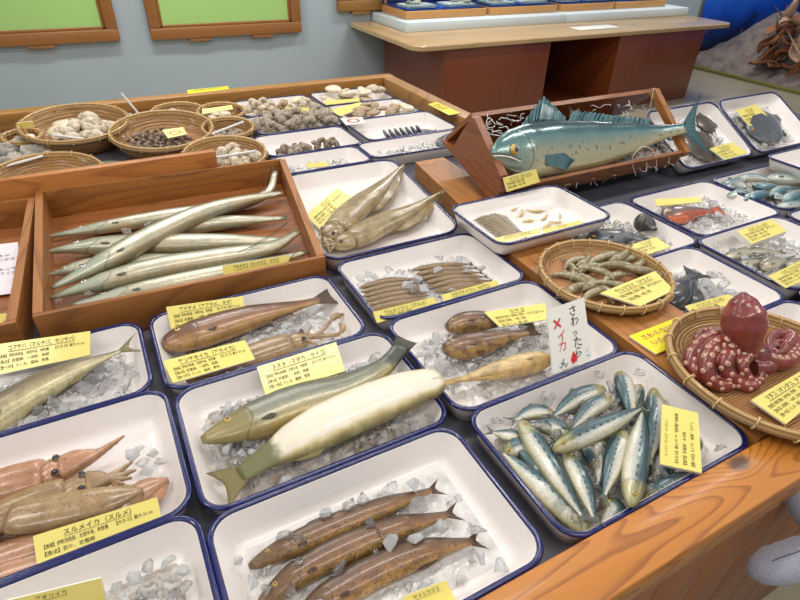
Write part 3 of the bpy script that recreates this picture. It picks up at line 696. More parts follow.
def card3(P,title,lines,label,th=.003,mat=None,ink=None,name='name_card',cat='card',group='yellow fish name cards',tsize=.17,lsize=.105,extra=None,size=None,vertical=False):
    mat=mat or YEL; ink=ink or INK
    O=Vector((0,0,CAMZ)); pn=(P[1]-P[0]).cross(P[2]-P[0]); ry=P[3]-O
    if abs(pn.dot(ry))>1e-9: P=list(P); P[3]=O+ry*(pn.dot(P[0]-O)/pn.dot(ry))
    nr=(P[3]-P[0]).cross(P[1]-P[0]).normalized()
    if nr.dot(Vector((0,0,CAMZ))-P[0])<0: nr=-nr
    c0=sum(P,Vector())/4; root=thing(name,Vector((c0.x,c0.y,min(p.z for p in P)-th)),label,cat,group)
    def S(u,v): a=P[0].lerp(P[1],u); b=P[3].lerp(P[2],u); return a.lerp(b,v)
    vs=[];mi=[]; k=.02
    top=[S(u,v) for u,v in ((0,0),(1,0),(1,1),(0,1))]; vs=top+[p-nr*th for p in top]
    fs=[[0,1,2,3],[7,6,5,4],[0,4,5,1],[1,5,6,2],[2,6,7,3],[3,7,4,0]]
    mesh('card_board',vs,fs,mat,root,smooth=False,mats=[mat,FOAM],mi=[0,1,1,1,1,1])
    W=((P[1]-P[0]).length+(P[2]-P[3]).length)/2; Hh=((P[3]-P[0]).length+(P[2]-P[1]).length)/2
    mb=MB()
    def put(s,u0,v0,hgt,w=None,dirv=False,mi=0):
        v,f,x0,x1=glyphs(s); 
        if dirv: # text running along v (turned 90 degrees)
            sc=hgt*W/.8; 
            if w: sc=min(sc,w*Hh/(x1-x0))
            mb.add([S(u0+p.y*sc/W,v0-(p.x-x0)*sc/Hh)+nr*.0010 for p in v] if dirv==-1 else [S(u0-p.y*sc/W,v0+(p.x-x0)*sc/Hh)+nr*.0010 for p in v],f,mi=mi)
        else:
            sc=hgt*Hh/.8; sx=sc
            if w: sx=min(sc,w*W/(x1-x0))
            mb.add([S(u0+(p.x-x0)*sx/W,v0-p.y*sc/Hh)+nr*.0010 for p in v],f,mi=mi)
    if title and not vertical:
        v,f,x0,x1=glyphs(title); wt=min(.68,(x1-x0)*tsize*Hh/.8/W); put(title,.5-wt/2,.10+tsize,tsize,.68)
        mb.add([S(.5-wt/2,.14+tsize)+nr*.0010,S(.5+wt/2,.14+tsize)+nr*.0010,S(.5+wt/2,.155+tsize)+nr*.0010,S(.5-wt/2,.155+tsize)+nr*.0010],[[0,1,2,3]])
        y=.14+tsize+.08
        for i,l in enumerate(lines or []):
            put(l,.07,y+lsize,lsize,.5 if i==0 else .5); 
            if i==0 and size: put(size,.64,y+lsize,lsize,.3)
            y+=lsize*1.75
    elif title:
        put(title,.10,.86 if vertical==-1 else .14,.13,.6,dirv=vertical)
        for i,l in enumerate(lines or []): put(l,.36+.2*i,.93 if vertical==-1 else .07,.08,.82,dirv=vertical)
    if extra: extra(put,mb,S,nr)
    if mb.v: mb.build('printed_text',ink if isinstance(ink,list) else [ink],root,smooth=False)
    return root
# ================================================================ fish of the front trays
TZ=-.052
M_MACK=fish_mat('mackerel_skin',[(0,sr(206,196,150)),(.3,sr(196,180,138)),(.5,sr(150,128,100)),(.66,sr(132,118,96)),(.8,sr(96,112,88)),(1,sr(60,74,60))],head=sr(150,140,90),var=.3,mottle=(60,sr(90,96,70),.3),metal=.25)
M_AINA=fish_mat('greenling_skin',[(0,sr(190,150,88)),(.2,sr(160,112,66)),(.42,sr(116,76,50)),(.7,sr(84,54,40)),(1,sr(58,38,30))],mottle=(26,sr(140,96,60),.6),metal=.05,coat=.35)
M_BASS=fish_mat('bass_skin',[(0,sr(196,166,92)),(.2,sr(176,164,122)),(.42,sr(146,146,126)),(.62,sr(116,120,102)),(.85,sr(78,84,70)),(1,sr(52,58,50))],head=sr(150,134,74),mottle=(14,sr(120,118,96),.5),tailc=(.84,sr(60,62,52)),metal=.2,coat=.35)
M_WBEL=fish_mat('white_belly_skin',[(0,sr(118,106,64)),(.09,sr(170,152,98)),(.14,sr(204,190,150)),(.19,sr(220,211,192)),(.5,sr(224,217,204)),(.84,sr(220,212,192)),(.93,sr(160,150,104)),(1,sr(92,96,70))],rough=.5,coat=.15,metal=0,var=.16,mottle=(22,sr(226,214,160),.3),gill=-1,tailc=(.80,sr(104,104,60)),grit=.06)
M_TURE=fish_mat('brown_slim_skin',[(0,sr(190,150,84)),(.18,sr(158,112,58)),(.45,sr(126,84,48)),(.68,sr(104,72,46)),(.84,sr(74,62,44)),(1,sr(44,48,40))],head=sr(104,78,46),mottle=(80,sr(84,60,40),.5),spot=230,spotc=sr(70,48,36),metal=.12,coat=.35)
M_HERR=fish_mat('herring_skin',[(0,sr(172,140,92)),(.3,sr(134,104,64)),(.6,sr(104,80,50)),(1,sr(70,58,40))],metal=.15,coat=.8)
M_ROCK=fish_mat('rockfish_skin',[(0,sr(190,150,90)),(.25,sr(150,108,62)),(.55,sr(108,72,48)),(1,sr(70,48,38))],mottle=(45,sr(64,42,36),.8),metal=0,coat=.4)
M_YELB=fish_mat('yellow_belly_skin',[(0,sr(214,176,112)),(.4,sr(226,200,140)),(.7,sr(214,184,124)),(1,sr(150,118,66))],mottle=(34,sr(96,80,48),.55),spot=None,metal=0,coat=.35)
M_SARD=fish_mat('sardine_skin',[(0,sr(168,164,112)),(.10,sr(206,200,172)),(.34,sr(214,210,194)),(.50,sr(168,176,168)),(.58,sr(98,120,120)),(.70,sr(52,86,92)),(1,sr(28,58,62))],head=sr(150,142,84),dots=(13,.56),metal=.2,coat=.5,var=.14,rough=.3,gill=.2)
M_BARR=fish_mat('barracuda_skin',[(0,sr(176,158,116)),(.3,sr(224,214,190)),(.5,sr(196,190,166)),(.68,sr(134,138,112)),(.85,sr(104,112,88)),(1,sr(70,86,74))],head=sr(150,160,140),metal=.2,coat=.5,rough=.3,var=.26,scale=(.6,1),mottle=(20,sr(150,156,130),.5))
F_OLV=fin_mat('olive_fin',sr(150,138,84),sr(92,84,50)); F_BRN=fin_mat('brown_fin',sr(96,66,44),sr(52,36,28)); F_GRY=fin_mat('grey_fin',sr(120,126,112),sr(70,78,72)); F_YEL=fin_mat('yellow_fin',sr(220,190,120),sr(176,140,80))
F_DGR=fin_mat('dark_grey_fin',sr(84,84,70),sr(50,52,44))
def L(z,*pts): return [at(x,y,z if not isinstance(z,(list,tuple)) else z[i]) for i,(x,y) in enumerate(pts)]
# --- A1 mackerel
bed('A1','loose crushed ice under the mackerel',.35,chunks=150)
fish('mackerel','single mackerel with a grey-green back lying on ice at the left edge',L([-.018,-.018,-.015,-.010,-.006],(-62,455),(-10,418),(40,388),(85,366),(122,350)),.078,'mackerel',M_MACK,F_OLV,dors=1,tail=(1.15,1.05,.3),thick=.6)
ice_px([(38,410,10),(52,402,11),(66,409,9),(86,388,11),(96,378,9),(106,386,12),(118,372,9),(98,366,8),(122,384,10),(132,374,8),(78,402,9),(110,366,8),(128,366,7),(30,420,8),(18,385,7)],-.024,'clear ice chunk beside the single mackerel','ice chunks around the mackerel')
card([(-8,345),(90,331),(90,355),(-8,376)],'ゴマサバ（マルサバ、センサバ）',SMALL,'yellow card leaning behind the mackerel, under the wooden boxes',z=(.014,.014,-.012,-.012))
# --- A2 squid
def squid_mat(name,a,b,c):
    m=Mat(name,.3,0,.35,.6); v=m.tc(); n=m.noise(v,26,5,.4,.6); n2=m.noise(v,170,3); m.b.inputs['Subsurface Weight'].default_value=.1; m.b.inputs['Subsurface Radius'].default_value=(.01,.005,.003)
    k=m.mix(m.ramp(n,[(.3,0),(.7,1)]),a,b); m.col(m.mix(m.ramp(n2,[(0,0),(.6,0),(.68,.6)]),k,c)); m.bump(m.noise(v,70,3),.35,.003); return m.m
SQ_RED=squid_mat('reddish_squid',sr(196,146,112),sr(146,104,70),sr(120,60,46)); SQ_BRN=squid_mat('brown_squid',sr(172,142,102),sr(124,98,62),sr(92,60,40)); SQ_PAL=squid_mat('pale_squid',sr(172,152,112),sr(116,96,60),sr(100,76,48))
EYE_Q=plain('squid_eye_ring',sr(120,96,78),.2,0,.8,.1)
def squid(label,mantle,head,arms,W,mat,tent=None,finw=1.1,group='squid laid out in the trays',up=None,finlen=.38,armr=.16,eye=.2,prof='squidm'):
    """mantle: points from open end to tip; head point; arms: list of end points"""
    root=thing('squid',Vector((head.x,head.y,min(head.z,mantle[-1].z)-W*.5)),label,'squid',group); UP=Vector((0,0,1)); h=W/2
    C=cr(mantle,26); P=PROF[prof]; rad=[(ipp(i/25,P,1)*h,ipp(i/25,P,1)*h*.55) for i in range(26)]
    v,f,u=loft(C,rad,UP,18); mesh('mantle',v,f,mat,root,uv=u)
    # fins at the tip
    for s in (1,-1):
        base=[];tips=[]
        for i in range(11):
            t=1-finlen*(1-i/10); k=min(25,int(t*25)); c=C[k]; tt=(C[min(k+1,25)]-C[max(k-1,0)]).normalized(); d=UP.cross(tt).normalized()*s
            a=i/10; ww=math.sin(PI*min(1,a**(.62 if prof=='spear' else 1)*.96+.02))**.8*h*finw; base.append(c+d*(rad[k][0]*.7)); tips.append(c+d*(rad[k][0]*.75+ww)-UP*(.3*h))
        v,f,u=finsheet(base,tips,.0016,4); mesh('fin',v,f,mat,root,uv=u)
    mb=MB(); o=C[0]; d=(head-o)
    hc=cr([o-d*.25,head,head+d*.35],8); v,f,u=loft(hc,[(h*a,h*a*.6) for a in (.5,.62,.7,.74,.72,.66,.6,.5)],UP,14); mb.add(v,f,u); hend=hc[-1]
    for k,e in enumerate(arms):
        side=UP.cross(d.normalized())*((k-(len(arms)-1)/2)*h*.16); a=hend+side-d*.1; mid=a.lerp(e,.5)+Vector((0,0,.004))+side*.8
        c=cr([a,mid,e],14); v,f,u=loft(c,[h*armr*(1-.85*i/13) for i in range(14)],UP,8); mb.add(v,f,u)
    for e in (tent or []):
        c=cr([hend]+e,26); v,f,u=loft(c,[h*armr*(.7 if i<19 else (1.2 if i<24 else .6)) for i in range(26)],UP,8); mb.add(v,f,u)
    mb.build('head_and_arms',mat,root)
    sd=UP.cross(d.normalized())
    for s in (1,-1):
        p=head+sd*(s*h*.42)+UP*(h*.30); v,f=ball(p,h*eye,12,8); e=mesh('eye',v,f,EYE_Q,root); v,f=ball(p+UP*(h*eye*.45)+sd*(s*h*.02),h*eye*.8,10,6); mesh('pupil',v,f,PUP,e)
    return root
z=-.012
squid('reddish-brown squid lying at the top of the left tray, arms to the upper right',L(z,(44,474),(10,483),(-40,500),(-90,522)),at(58,470,z),L(z,(124,436),(118,442),(112,447),(104,450),(96,456)),.070,SQ_RED,armr=.42)
squid('brown squid in the middle of the left tray with its eye up',L([-.006]*4,(66,492),(30,505),(-10,522),(-50,545)),at(84,486,-.004),L(-.006,(132,462),(136,470),(132,478),(124,484),(118,486)),.064,SQ_BRN,armr=.42)
squid('sausage-shaped brown squid with a red ridge, right of the middle',L([.004]*4,(10,518),(50,512),(100,502),(143,490)),at(-8,522,.0),L(.0,(-50,520),(-52,528),(-50,536),(-46,545)),.062,SQ_BRN,finw=.55,armr=.24)
squid('pale red squid whose flat tip sticks out at the far right',L([-.022]*4,(60,520),(100,508),(135,495),(168,478)),at(40,528,-.02),L(-.02,(0,540),(4,546),(10,552)),.05,SQ_RED,finw=.7)
squid('pinkish squid low in the left tray, nearest the card',L([-.016]*4,(100,524),(50,540),(0,556),(-40,568)),at(118,520,-.016),L(-.016,(150,508),(152,514),(148,520)),.052,SQ_RED)
squid('reddish squid half hidden below the long card',L([-.022]*4,(70,556),(30,566),(-10,578),(-50,590)),at(84,552,-.022),L(-.022,(108,542),(110,548)),.05,SQ_RED)
ice_px([(132,455,9),(142,462,8),(152,454,7),(148,470,8),(160,462,8),(140,448,6)],-.024,'clear ice chunk at the right end of the squid tray','ice chunks in the squid tray')
card([(33,536),(157,497),(162,521),(37,566)],'スルメイカ（スルメ）',['【漁場】伊勢湾南部、志摩半島、熊野灘','【漁法】釣り、定置網'],'long yellow card along the lower rim of the squid tray',z=(.016,.016,-.002,-.002),tsize=.2,lsize=.14,size='【大きさ】最大 30 cm')
# --- A3 oysters
SHELLG=rock_mat('rough_oyster',sr(120,104,90),sr(190,176,160),40)
def lump(p,r,mat,name,label,cat,group,seed=0,am=.35,fl=.6,rz=None):
    rnd=random.Random(seed); v,f=ball((0,0,0),(1,rnd.uniform(.65,.95),fl),12,8)
    o3=Vector((rnd.uniform(-9,9),)*3); v=[x*(1+am*mnoise.noise(x*1.6+o3)+am*.5*mnoise.noise(x*4+o3)) for x in v]
    o=mesh(name,[x*r for x in v],f,mat,loc=(0,0,0)); o.location=p; o.rotation_euler=(0,0,rnd.uniform(0,6) if rz is None else rz); return tag(o,label,cat,group)
bed('A3','heap of brownish crushed ice in the tray at the bottom left corner',1.0,BEDD,mask=lambda u,v: max(0,min(1,(u-.62)*5))*max(0,min(1,(.93-v)*7)),chunks=260)
ice_px([(118,588,9),(133,578,9),(150,568,10),(168,562,9),(182,572,9),(160,584,10),(142,592,9),(186,588,9),(172,598,9)],-.012,'greyish ice chunk on the heap in the bottom left tray','ice chunks of the bottom left heap')
card([(-2,603),(101,578),(106,600),(0,630)],'アオリイカ',['【漁場】伊勢湾、的矢湾'],'yellow card cut off by the lower edge, left of the ice heap',z=(.012,.012,-.02,-.02),size=None)
# --- B1 greenling and squid
bed('B1','thin crushed ice under the greenling and squid',.2)
fish('greenling','dark brown greenling lying behind the two cards in its tray',L([-.012,-.010,-.010,-.010,-.012],(163,344),(200,333),(245,319),(285,309),(318,300)),.085,'green',M_AINA,F_BRN,dors=1,tail=(.95,.85,.85),thick=.6,dfin=(.25,.8,.18),eyemat=EYE_G)
squid('olive-brown squid with curled tentacles below the greenling',L([-.02]*4,(291,342),(260,352),(225,364),(185,378)),at(303,339,-.018),L(-.02,(318,345),(326,333),(312,326),(322,340)),.062,SQ_BRN,tent=[L(-.018,(322,331),(333,318),(343,314)),L(-.018,(325,336),(338,334),(343,328),(340,324))],armr=.2)
ice_px([(276,322,9),(288,326,8),(300,318,9),(311,309,8),(283,333,7),(296,331,6),(270,330,6),(306,328,7),(265,338,6),(214,379,9),(228,376,8),(240,368,8),(320,316,6),(200,384,7)],-.022,'ice chunk between the greenling and the squid','ice chunks between greenling and squid')
card([(166,307),(243,296),(245,313),(171,329)],'アイナメ（アブラメ、ネオ）',SMALL,'yellow card standing behind the greenling',z=(.012,.012,-.012,-.012),tsize=.2,lsize=.13)
card([(163,361),(245,340),(255,359),(173,383)],'ケンサキイカ（アカイカ）',SMALL,'yellow card lying across the squid below the greenling',z=(.016,.016,.006,.006),tsize=.2,lsize=.11)
# --- B2 bass and white bellied fish
bed('B2','crushed ice around the sea bass',.6,BEDD,chunks=420)
fish('sea_bass','grey-green sea bass with a yellow throat lying under the white-bellied fish',L([-.008,-.006,-.004,0,.012,.022],(201,440),(245,424),(300,403),(350,388),(384,367),(402,346)),.088,'bass',M_BASS,F_DGR,dors=1,tail=(.5,.52,.9),thick=.62,eyet=.12,dfin=(.3,.7,.22))
fish('white_bellied_fish','big fish with a white underside lying across the sea bass, tail to the lower left',L([.026,.024,.022,.018,.008,.0],(441,379),(405,390),(360,408),(315,429),(272,454),(240,475)),.098,'wide',M_WBEL,F_OLV,dors=-1,tail=(.85,.86,.66),thick=.42,eye=0,pect=False,dfin=(.25,.75,.12))
ice_px([(215,415,8),(228,407,8),(240,404,7),(222,427,7),(208,428,7),(352,374,9),(362,366,8),(345,382,8),(373,360,8),(334,386,8),(228,448,8),(238,438,7),(250,444,9),(262,437,8),(214,455,8),(222,466,8),(205,462,7),(212,447,7),(272,490,9),(286,482,9),(302,475,8),(318,470,8),(334,463,8),(350,456,8),(368,449,8),(384,442,8),(400,434,8),(416,426,7),(258,497,8),(300,488,7),(325,480,7),(428,418,7),(376,356,6),(320,392,6)],-.016,'ice chunk around the sea bass and the white-bellied fish','ice chunks around the sea bass')
card([(257,367),(336,342),(345,371),(266,396)],'スズキ（マダカ、セイゴ）',SMALL,'large yellow card standing over the sea bass',z=(.022,.022,.0,.0),th=.005,tsize=.15,lsize=.10,size='【大きさ】最大 100 cm')
# --- B3 slender fish
bed('B3','scattered thin ice melt on the tray of slender fish',.08,BED,.002,chunks=40)
fish('slender_fish','slender brown fish, rear one of the three in the front tray',L(-.030,(249,567),(290,546),(345,522),(395,503),(432,490)),.042,'slim',M_TURE,F_BRN,dors=1,tail=(1.0,.85,.3),thick=.7,group='three slender brown fish',eyemat=EYE_G)
fish('slender_fish','slender brown fish, middle one of the three in the front tray',L(-.030,(258,606),(300,573),(345,549),(400,527),(449,514)),.047,'slim',M_TURE,F_BRN,dors=1,tail=(.95,.8,.3),thick=.7,group='three slender brown fish',eyemat=EYE_G)
fish('slender_fish','slender brown fish, nearest one of the three in the front tray',L(-.030,(292,625),(335,594),(385,567),(430,550),(472,541)),.050,'slim',M_TURE,F_BRN,dors=1,tail=(.9,.75,.3),thick=.7,group='three slender brown fish',eyemat=EYE_G)
ice_px([(285,535,10),(300,540,10),(326,512,9),(350,505,11),(363,500,10),(372,524,9),(379,533,7),(392,545,12),(390,488,10),(412,484,9),(418,505,11),(441,526,9),(417,538,10),(478,530,10),(480,556,10),(500,567,11),(340,569,10),(291,589,10),(300,562,8),(268,570,8),(318,604,7),(252,582,9),(425,584,10),(480,592,10),(266,590,7),(377,553,6),(238,560,7)],-.016,'cloudy ice chunk on the tray of three slender fish','ice chunks on the tray of slender fish')
card([(402,597),(446,580),(456,601),(412,620)],'ヤマトカマス',None,'small piece of yellow card at the bottom edge, below the slender fish',z=(-.01,-.01,-.03,-.03),size=None)
# --- C2 rockfish
bed('C2','crushed ice under the rockfish',.15,chunks=90)
fish('rockfish','dark brown rockfish half under the card, upper of the two',L(-.012,(447,328),(470,322),(500,320),(525,322)),.058,'rock',M_ROCK,F_BRN,dors=1,thick=.8,tail=(.8,.7,.8),dfin=(.25,.75,.25))
fish('rockfish','brown rockfish lying in the middle of the tray, lower of the two',L(-.010,(443,349),(465,347),(500,339),(528,332)),.064,'rock',M_ROCK,F_BRN,dors=1,thick=.8,tail=(.8,.7,.8),dfin=(.25,.75,.25))
fish('yellow_fish','yellowish fish lying belly up with its head to the right',L(-.010,(553,358),(530,363),(500,370),(472,377),(453,381)),.056,'rock',M_YELB,F_YEL,dors=-1,thick=.8,tail=(.8,.5,.7),roll=-20,eyemat=EYE_G,dfin=(.3,.6,.2))
ice_px([(438,338,8),(432,350,9),(428,362,9),(442,365,9),(455,362,8),(478,360,8),(470,366,8),(450,372,8),(425,345,7),(512,352,8),(530,330,7),(532,341,7),(541,340,6),(506,358,7),(452,388,8),(438,378,7),(520,345,6),(420,355,6),(524,326,6)],-.022,'ice chunk around the two rockfish','ice chunks around the rockfish')
card([(484,312),(545,303),(549,319),(500,327)],'カサゴ',SMALL,'yellow card resting over the upper rockfish, beside the white sign',z=(.014,.014,.004,.004),tsize=.18,lsize=.13)
def sign_extra(put,mb,S,nr):
    for i,ch in enumerate('さわったら'): put(ch,.56+.01*i,.22+.17*i,.155 if ch!='っ' else .12)
    put('×',.12,.40,.30,mi=1)
    for i,ch in enumerate('イカ'): put(ch,.20,.55+.16*i,.155,mi=1)
    put('ん',.20,.97,.14)
    a=[(.46,.90),(.54,.78),(.63,.88),(.61,.95),(.50,.97)]; mb.add([S(*p)+nr*.0010 for p in a],[[0,1,2,3,4]],mi=1)
    for q in ((.20,.86,.24,.90),(.16,.93,.22,.95),(.86,.86,.93,.82),(.88,.92,.95,.93)): mb.add([S(q[0],q[1])+nr*.0010,S(q[2],q[3])+nr*.0010,S(q[2],q[3]+.015)+nr*.0010,S(q[0],q[1]+.015)+nr*.0010],[[0,1,2,3]],mi=2)
p0,p1=at(556,372,-.030),at(590,362,-.030)
card([(547,310),(584,297),(592,358),(553,374)],None,None,'white upright sign with black and red handwriting and a small red squid',z=(.092,.092,.004,.004),mat=FOAM,ink=[INK,RED,BLUP],name='warning_sign',cat='sign',group='handwritten warning signs',extra=sign_extra,size=None)
# --- C1 herring
bed('C1','crushed ice under the slim herring',.3)
_o=['topmost','second from the top','third from the top','fourth from the top','fifth from the top','lowest']
for i in range(6):
    fish('herring','slim brown herring, %s in the left row'%_o[i],L(-.018,(359+2*i,288+4.3*i),(388+2.5*i,281+4.3*i),(418+3*i,279+4.0*i)),.020,'slim',M_HERR,F_BRN,thick=.9,group='slim herring, left row',n=18,seg=10,tail=(1,1,.4),pect=False,dfin=(.4,.6,.3),eye=.18)
for i in range(6):
    fish('herring','slim brown herring, %s in the right row'%_o[i],L(-.018,(412+4.5*i,270+4.2*i),(440+4.5*i,266+4.0*i),(470+5*i,264+4.2*i)),.020,'slim',M_HERR,F_BRN,thick=.9,group='slim herring, right row',n=18,seg=10,tail=(1,1,.4),pect=False,dfin=(.4,.6,.3),eye=.18)
ice_px([(408,285,8),(418,279,7),(414,292,7),(425,290,8),(432,297,7),(438,272,8),(458,260,6),(466,271,5),(360,278,6),(368,274,6),(375,276,5),(440,258,6),(452,290,5),(346,284,6),(352,290,6),(390,270,6),(402,272,5),(482,268,5)],-.010,'ice chunk on the slim herring','ice chunks on the herring')
card([(373,312),(434,297),(439,306),(377,323)],'ウルメイワシ（ウルメ）',SMALL[:1],'yellow card at the lower rim before the left herring row',z=(.010,.010,-.004,-.004),tsize=.34,lsize=.2,size=None)
card([(441,295),(496,280),(502,289),(446,305)],'カタクチイワシ（セグロ）',None,'yellow card at the lower rim before the right herring row',z=(.010,.010,-.004,-.004),tsize=.42,size=None)
# --- C3 sardines
bed('C3','crushed ice beneath the sardine heap',.8,BEDD,chunks=420)
SD=[((553,450),(600,428),(641,408),.024,.038,1,'lying across the top of the heap, head to the lower left'),
((520,420),(553,472),(583,517),.006,.040,1,'long pale one at the left, head up'),
((605,388),(578,398),(553,416),-.006,.036,-1,'uppermost, slanting beside a clear ice lump'),
((612,398),(592,408),(572,428),.000,.034,-1,'second from the top, partly under the one on top'),
((620,372),(626,392),(632,418),-.002,.040,-1,'standing head up in the far corner'),
((654,388),(655,420),(650,462),.000,.036,-1,'with a raised tail, left of the card'),
((631,507),(636,460),(643,412),.014,.041,-1,'dark blue one pointing its head to the front beam'),
((624,430),(614,460),(604,496),.008,.036,-1,'in the centre, under the top one, tail to the front'),
((566,452),(582,485),(594,518),.004,.036,1,'pale one right of the long one, head up'),
((590,532),(545,490),(503,452),-.010,.040,-1,'low along the left side, head to the front'),
((528,440),(508,436),(492,432),-.014,.030,-1,'short one at the left rim'),
((556,416),(535,412),(514,420),-.014,.032,-1,'dark one behind the long pale one'),
((642,503),(668,487),(694,472),-.014,.038,1,'dark one below the yellow card'),
((600,470),(590,455),(580,440),-.016,.034,1,'mostly buried in the middle'),
((520,478),(540,494),(565,520),-.020,.034,1,'buried along the left rim'),
((700,440),(685,452),(672,470),-.016,.034,1,'with only its dark back showing right of the card'),
((640,385),(634,400),(628,425),-.016,.034,1,'buried in the far corner'),
((505,455),(520,447),(545,448),-.012,.036,1,'pale one lying crosswise at the left'),
((655,450),(662,470),(650,495),-.020,.034,1,'buried between the dark one and the card'),
((575,500),(560,480),(548,460),-.016,.036,-1,'buried under the long pale one'),
((660,398),(664,415),(668,440),-.014,.034,-1,'behind the card'),
((598,440),(604,460),(598,486),-.012,.036,1,'dark one in the gap under the centre one'),
((570,440),(556,428),(530,424),-.012,.034,-1,'dark one crossing under the pale one near the top'),
((604,500),(616,512),(600,530),-.018,.034,1,'buried in the near ice, belly hidden'),
((612,420),(600,428),(576,436),-.008,.036,-1,'third of the slanting ones below the top rim'),
((650,420),(640,440),(622,470),-.012,.036,1,'dark one between the two upright ones'),
((560,490),(540,470),(515,445),-.008,.038,1,'second long one low along the left side')]
for a,b,c,z,H,d,lb in SD:
    fish('sardine','silver-blue sardine '+lb,L([z,z+.002,z],a,b,c),H*1.03,'sardine',M_SARD,F_GRY,dors=d,thick=.66,group='sardines heaped on ice',tail=(1.0,.8,.3),eye=.2,eyet=.09,eyev=.1,pect=False,dfin=(.42,.55,.4),n=28,seg=16,roll=random.uniform(0,24))
ice_px([(551,400,11),(549,396,8),(497,421,9),(612,387,9),(616,402,7),(600,374,7),(620,464,9),(618,476,8),(620,455,6),(560,505,12),(534,468,8),(541,475,7),(575,516,9),(600,530,12),(614,528,11),(655,480,9),(663,473,9),(648,488,8),(712,455,9),(720,448,8),(704,462,8),(640,372,7),(556,432,7),(546,424,8),(585,420,6),(596,462,7),(566,437,6),(530,505,8),(515,480,7),(508,462,7),(612,490,7),(652,500,7),(548,484,6)],.0,'clear ice chunk in the sardine heap','ice chunks among the sardines',cloudy=False)
card([(662,404),(698,413),(702,473),(660,464)],'マイワシ（ヒラゴ、七ツボシ）',['【大きさ】最大 25 cm 【漁場】熊野灘','【漁法】定置網、まき網','【食べ方】さしみ、煮魚、だんご'],'yellow card standing on end over the sardines',z=(.040,.040,.016,.016),th=.006,vertical=-1,size=None)
# ================================================================ barracuda box and squid tray
g='silvery barracuda in the wooden box'
BA=[([(46,237),(100,228),(170,216),(235,206),(268,192),(275,172)],-.022,.060,'along the rear board, tail curling up in the far corner'),
([(46,252),(85,247),(140,245),(210,243),(288,240)],-.016,.078,'broad bright one under the diagonal one'),
([(52,288),(100,264),(150,237),(200,214),(250,199),(282,193)],.012,.074,'lying diagonally over the others'),
([(49,275),(90,266),(130,262),(180,255)],-.024,.056,'mostly hidden under the diagonal one'),
([(50,298),(100,283),(160,268),(220,258),(270,248),(298,232)],-.006,.074,'lower one, running the whole length of the box'),
([(72,305),(130,293),(200,278),(260,265),(306,252)],-.022,.062,'nearest to the front board'),
([(96,252),(150,236),(210,224),(284,218)],-.018,.062,'straight one behind the wire loop')]
for pts,z,H,lb in BA:
    n_=len(pts); zz=[z]*n_
    if 'curling' in lb: zz=[z]*(n_-2)+[z+.012,z+.045]
    fish('barracuda','long silvery barracuda '+lb,L(zz,*pts),H,'pike',M_BARR,F_GRY,dors=1,thick=.7,group=g,tail=(.5,.45,.35) if 'straight' in lb or 'hidden' in lb else None,eye=.2,eyet=.12,eyev=.12,n=40,dfin=(.62,.70,.5),eyemat=EYE_S)
def wire(label,pts,r=.0009,m=WIRE,name='wire',cat='wire',group='dark wires tied to the barracuda'):
    v,f,u=loft(cr(pts,40),[r]*40,seg=6); return tag(mesh(name,v,f,m),label,cat,group)
wire('dark wire looped over the barracuda near the right side board',L([.02,.024,.02,.02,.016],(238,253),(262,240),(288,222),(270,237),(250,248)))
wire('dark wire bent up in the far right corner of the barracuda box',[at(265,192,.0),at(266,178,.03),at(271,166,.05),at(275,172,.045)])
wire('dark wire hanging over the front board of the barracuda box',[at(310,254,.01),at(298,251,.022),at(288,262,.030),at(283,272,.022),at(279,281,-.0)])
ice_px([(126,231,6),(148,223,5),(118,240,4),(60,300,5),(88,292,5)],.0,'small clear ice piece on the barracuda','ice pieces on the barracuda',cloudy=False)
card([(222,266),(289,255),(290,264),(224,278)],'アカカマス（ホンカマス、カマス）',None,'yellow card tucked behind the front board of the barracuda box',z=(.036,.036,.016,.016),tsize=.42,size=None)
# paper and label of the left box
PAPER=plain('white_paper_sheet',sr(232,222,226),.55)
def pap(put,mb,S,nr):
    for i,v0 in enumerate((.28,.36,.56,.64)): put(['ひもの','ここから下は','さわって','みてください'][i],.62,v0,.05)
card([(-50,250),(18,242),(21,292),(-50,302)],None,None,'sheet of white paper standing in the left wooden box',z=(.0,.0,-.035,-.035),mat=PAPER,name='paper_notice',cat='notice',group='notices',extra=pap,size=None,th=.001)
card([(-30,318),(14,312),(15,325),(-30,333)],None,None,'small yellow tag at the front board of the left wooden box',z=(.026,.026,.006,.006),extra=lambda put,mb,S,nr:put('30 cm',.75,.72,.2),size=None)
# C0 spear squid
squid('brown spear squid with its pointed tip toward the far corner, left one',L([-.010,-.008,0,.012],(337,229),(352,212),(378,190),(404,164)),at(328,236,-.018),L(-.026,(322,250),(330,252),(338,250),(318,244)),.105,SQ_PAL,finw=.62,finlen=.66,armr=.2,eye=.12,prof='spear')
squid('brown spear squid with its pointed tip over the right rim, right one',L([-.016,-.010,-.004,.014],(352,240),(378,226),(410,211),(444,190)),at(340,243,-.022),L(-.030,(322,249),(330,252),(318,247)),.100,SQ_PAL,finw=.55,finlen=.66,armr=.2,eye=.12,prof='spear')
card([(306,215),(337,188),(352,197),(320,229)],'ヤリイカ',SMALL,'yellow card lying tilted at the left of the spear squid',z=(-.012,-.012,-.03,-.03),tsize=.15,lsize=.1)
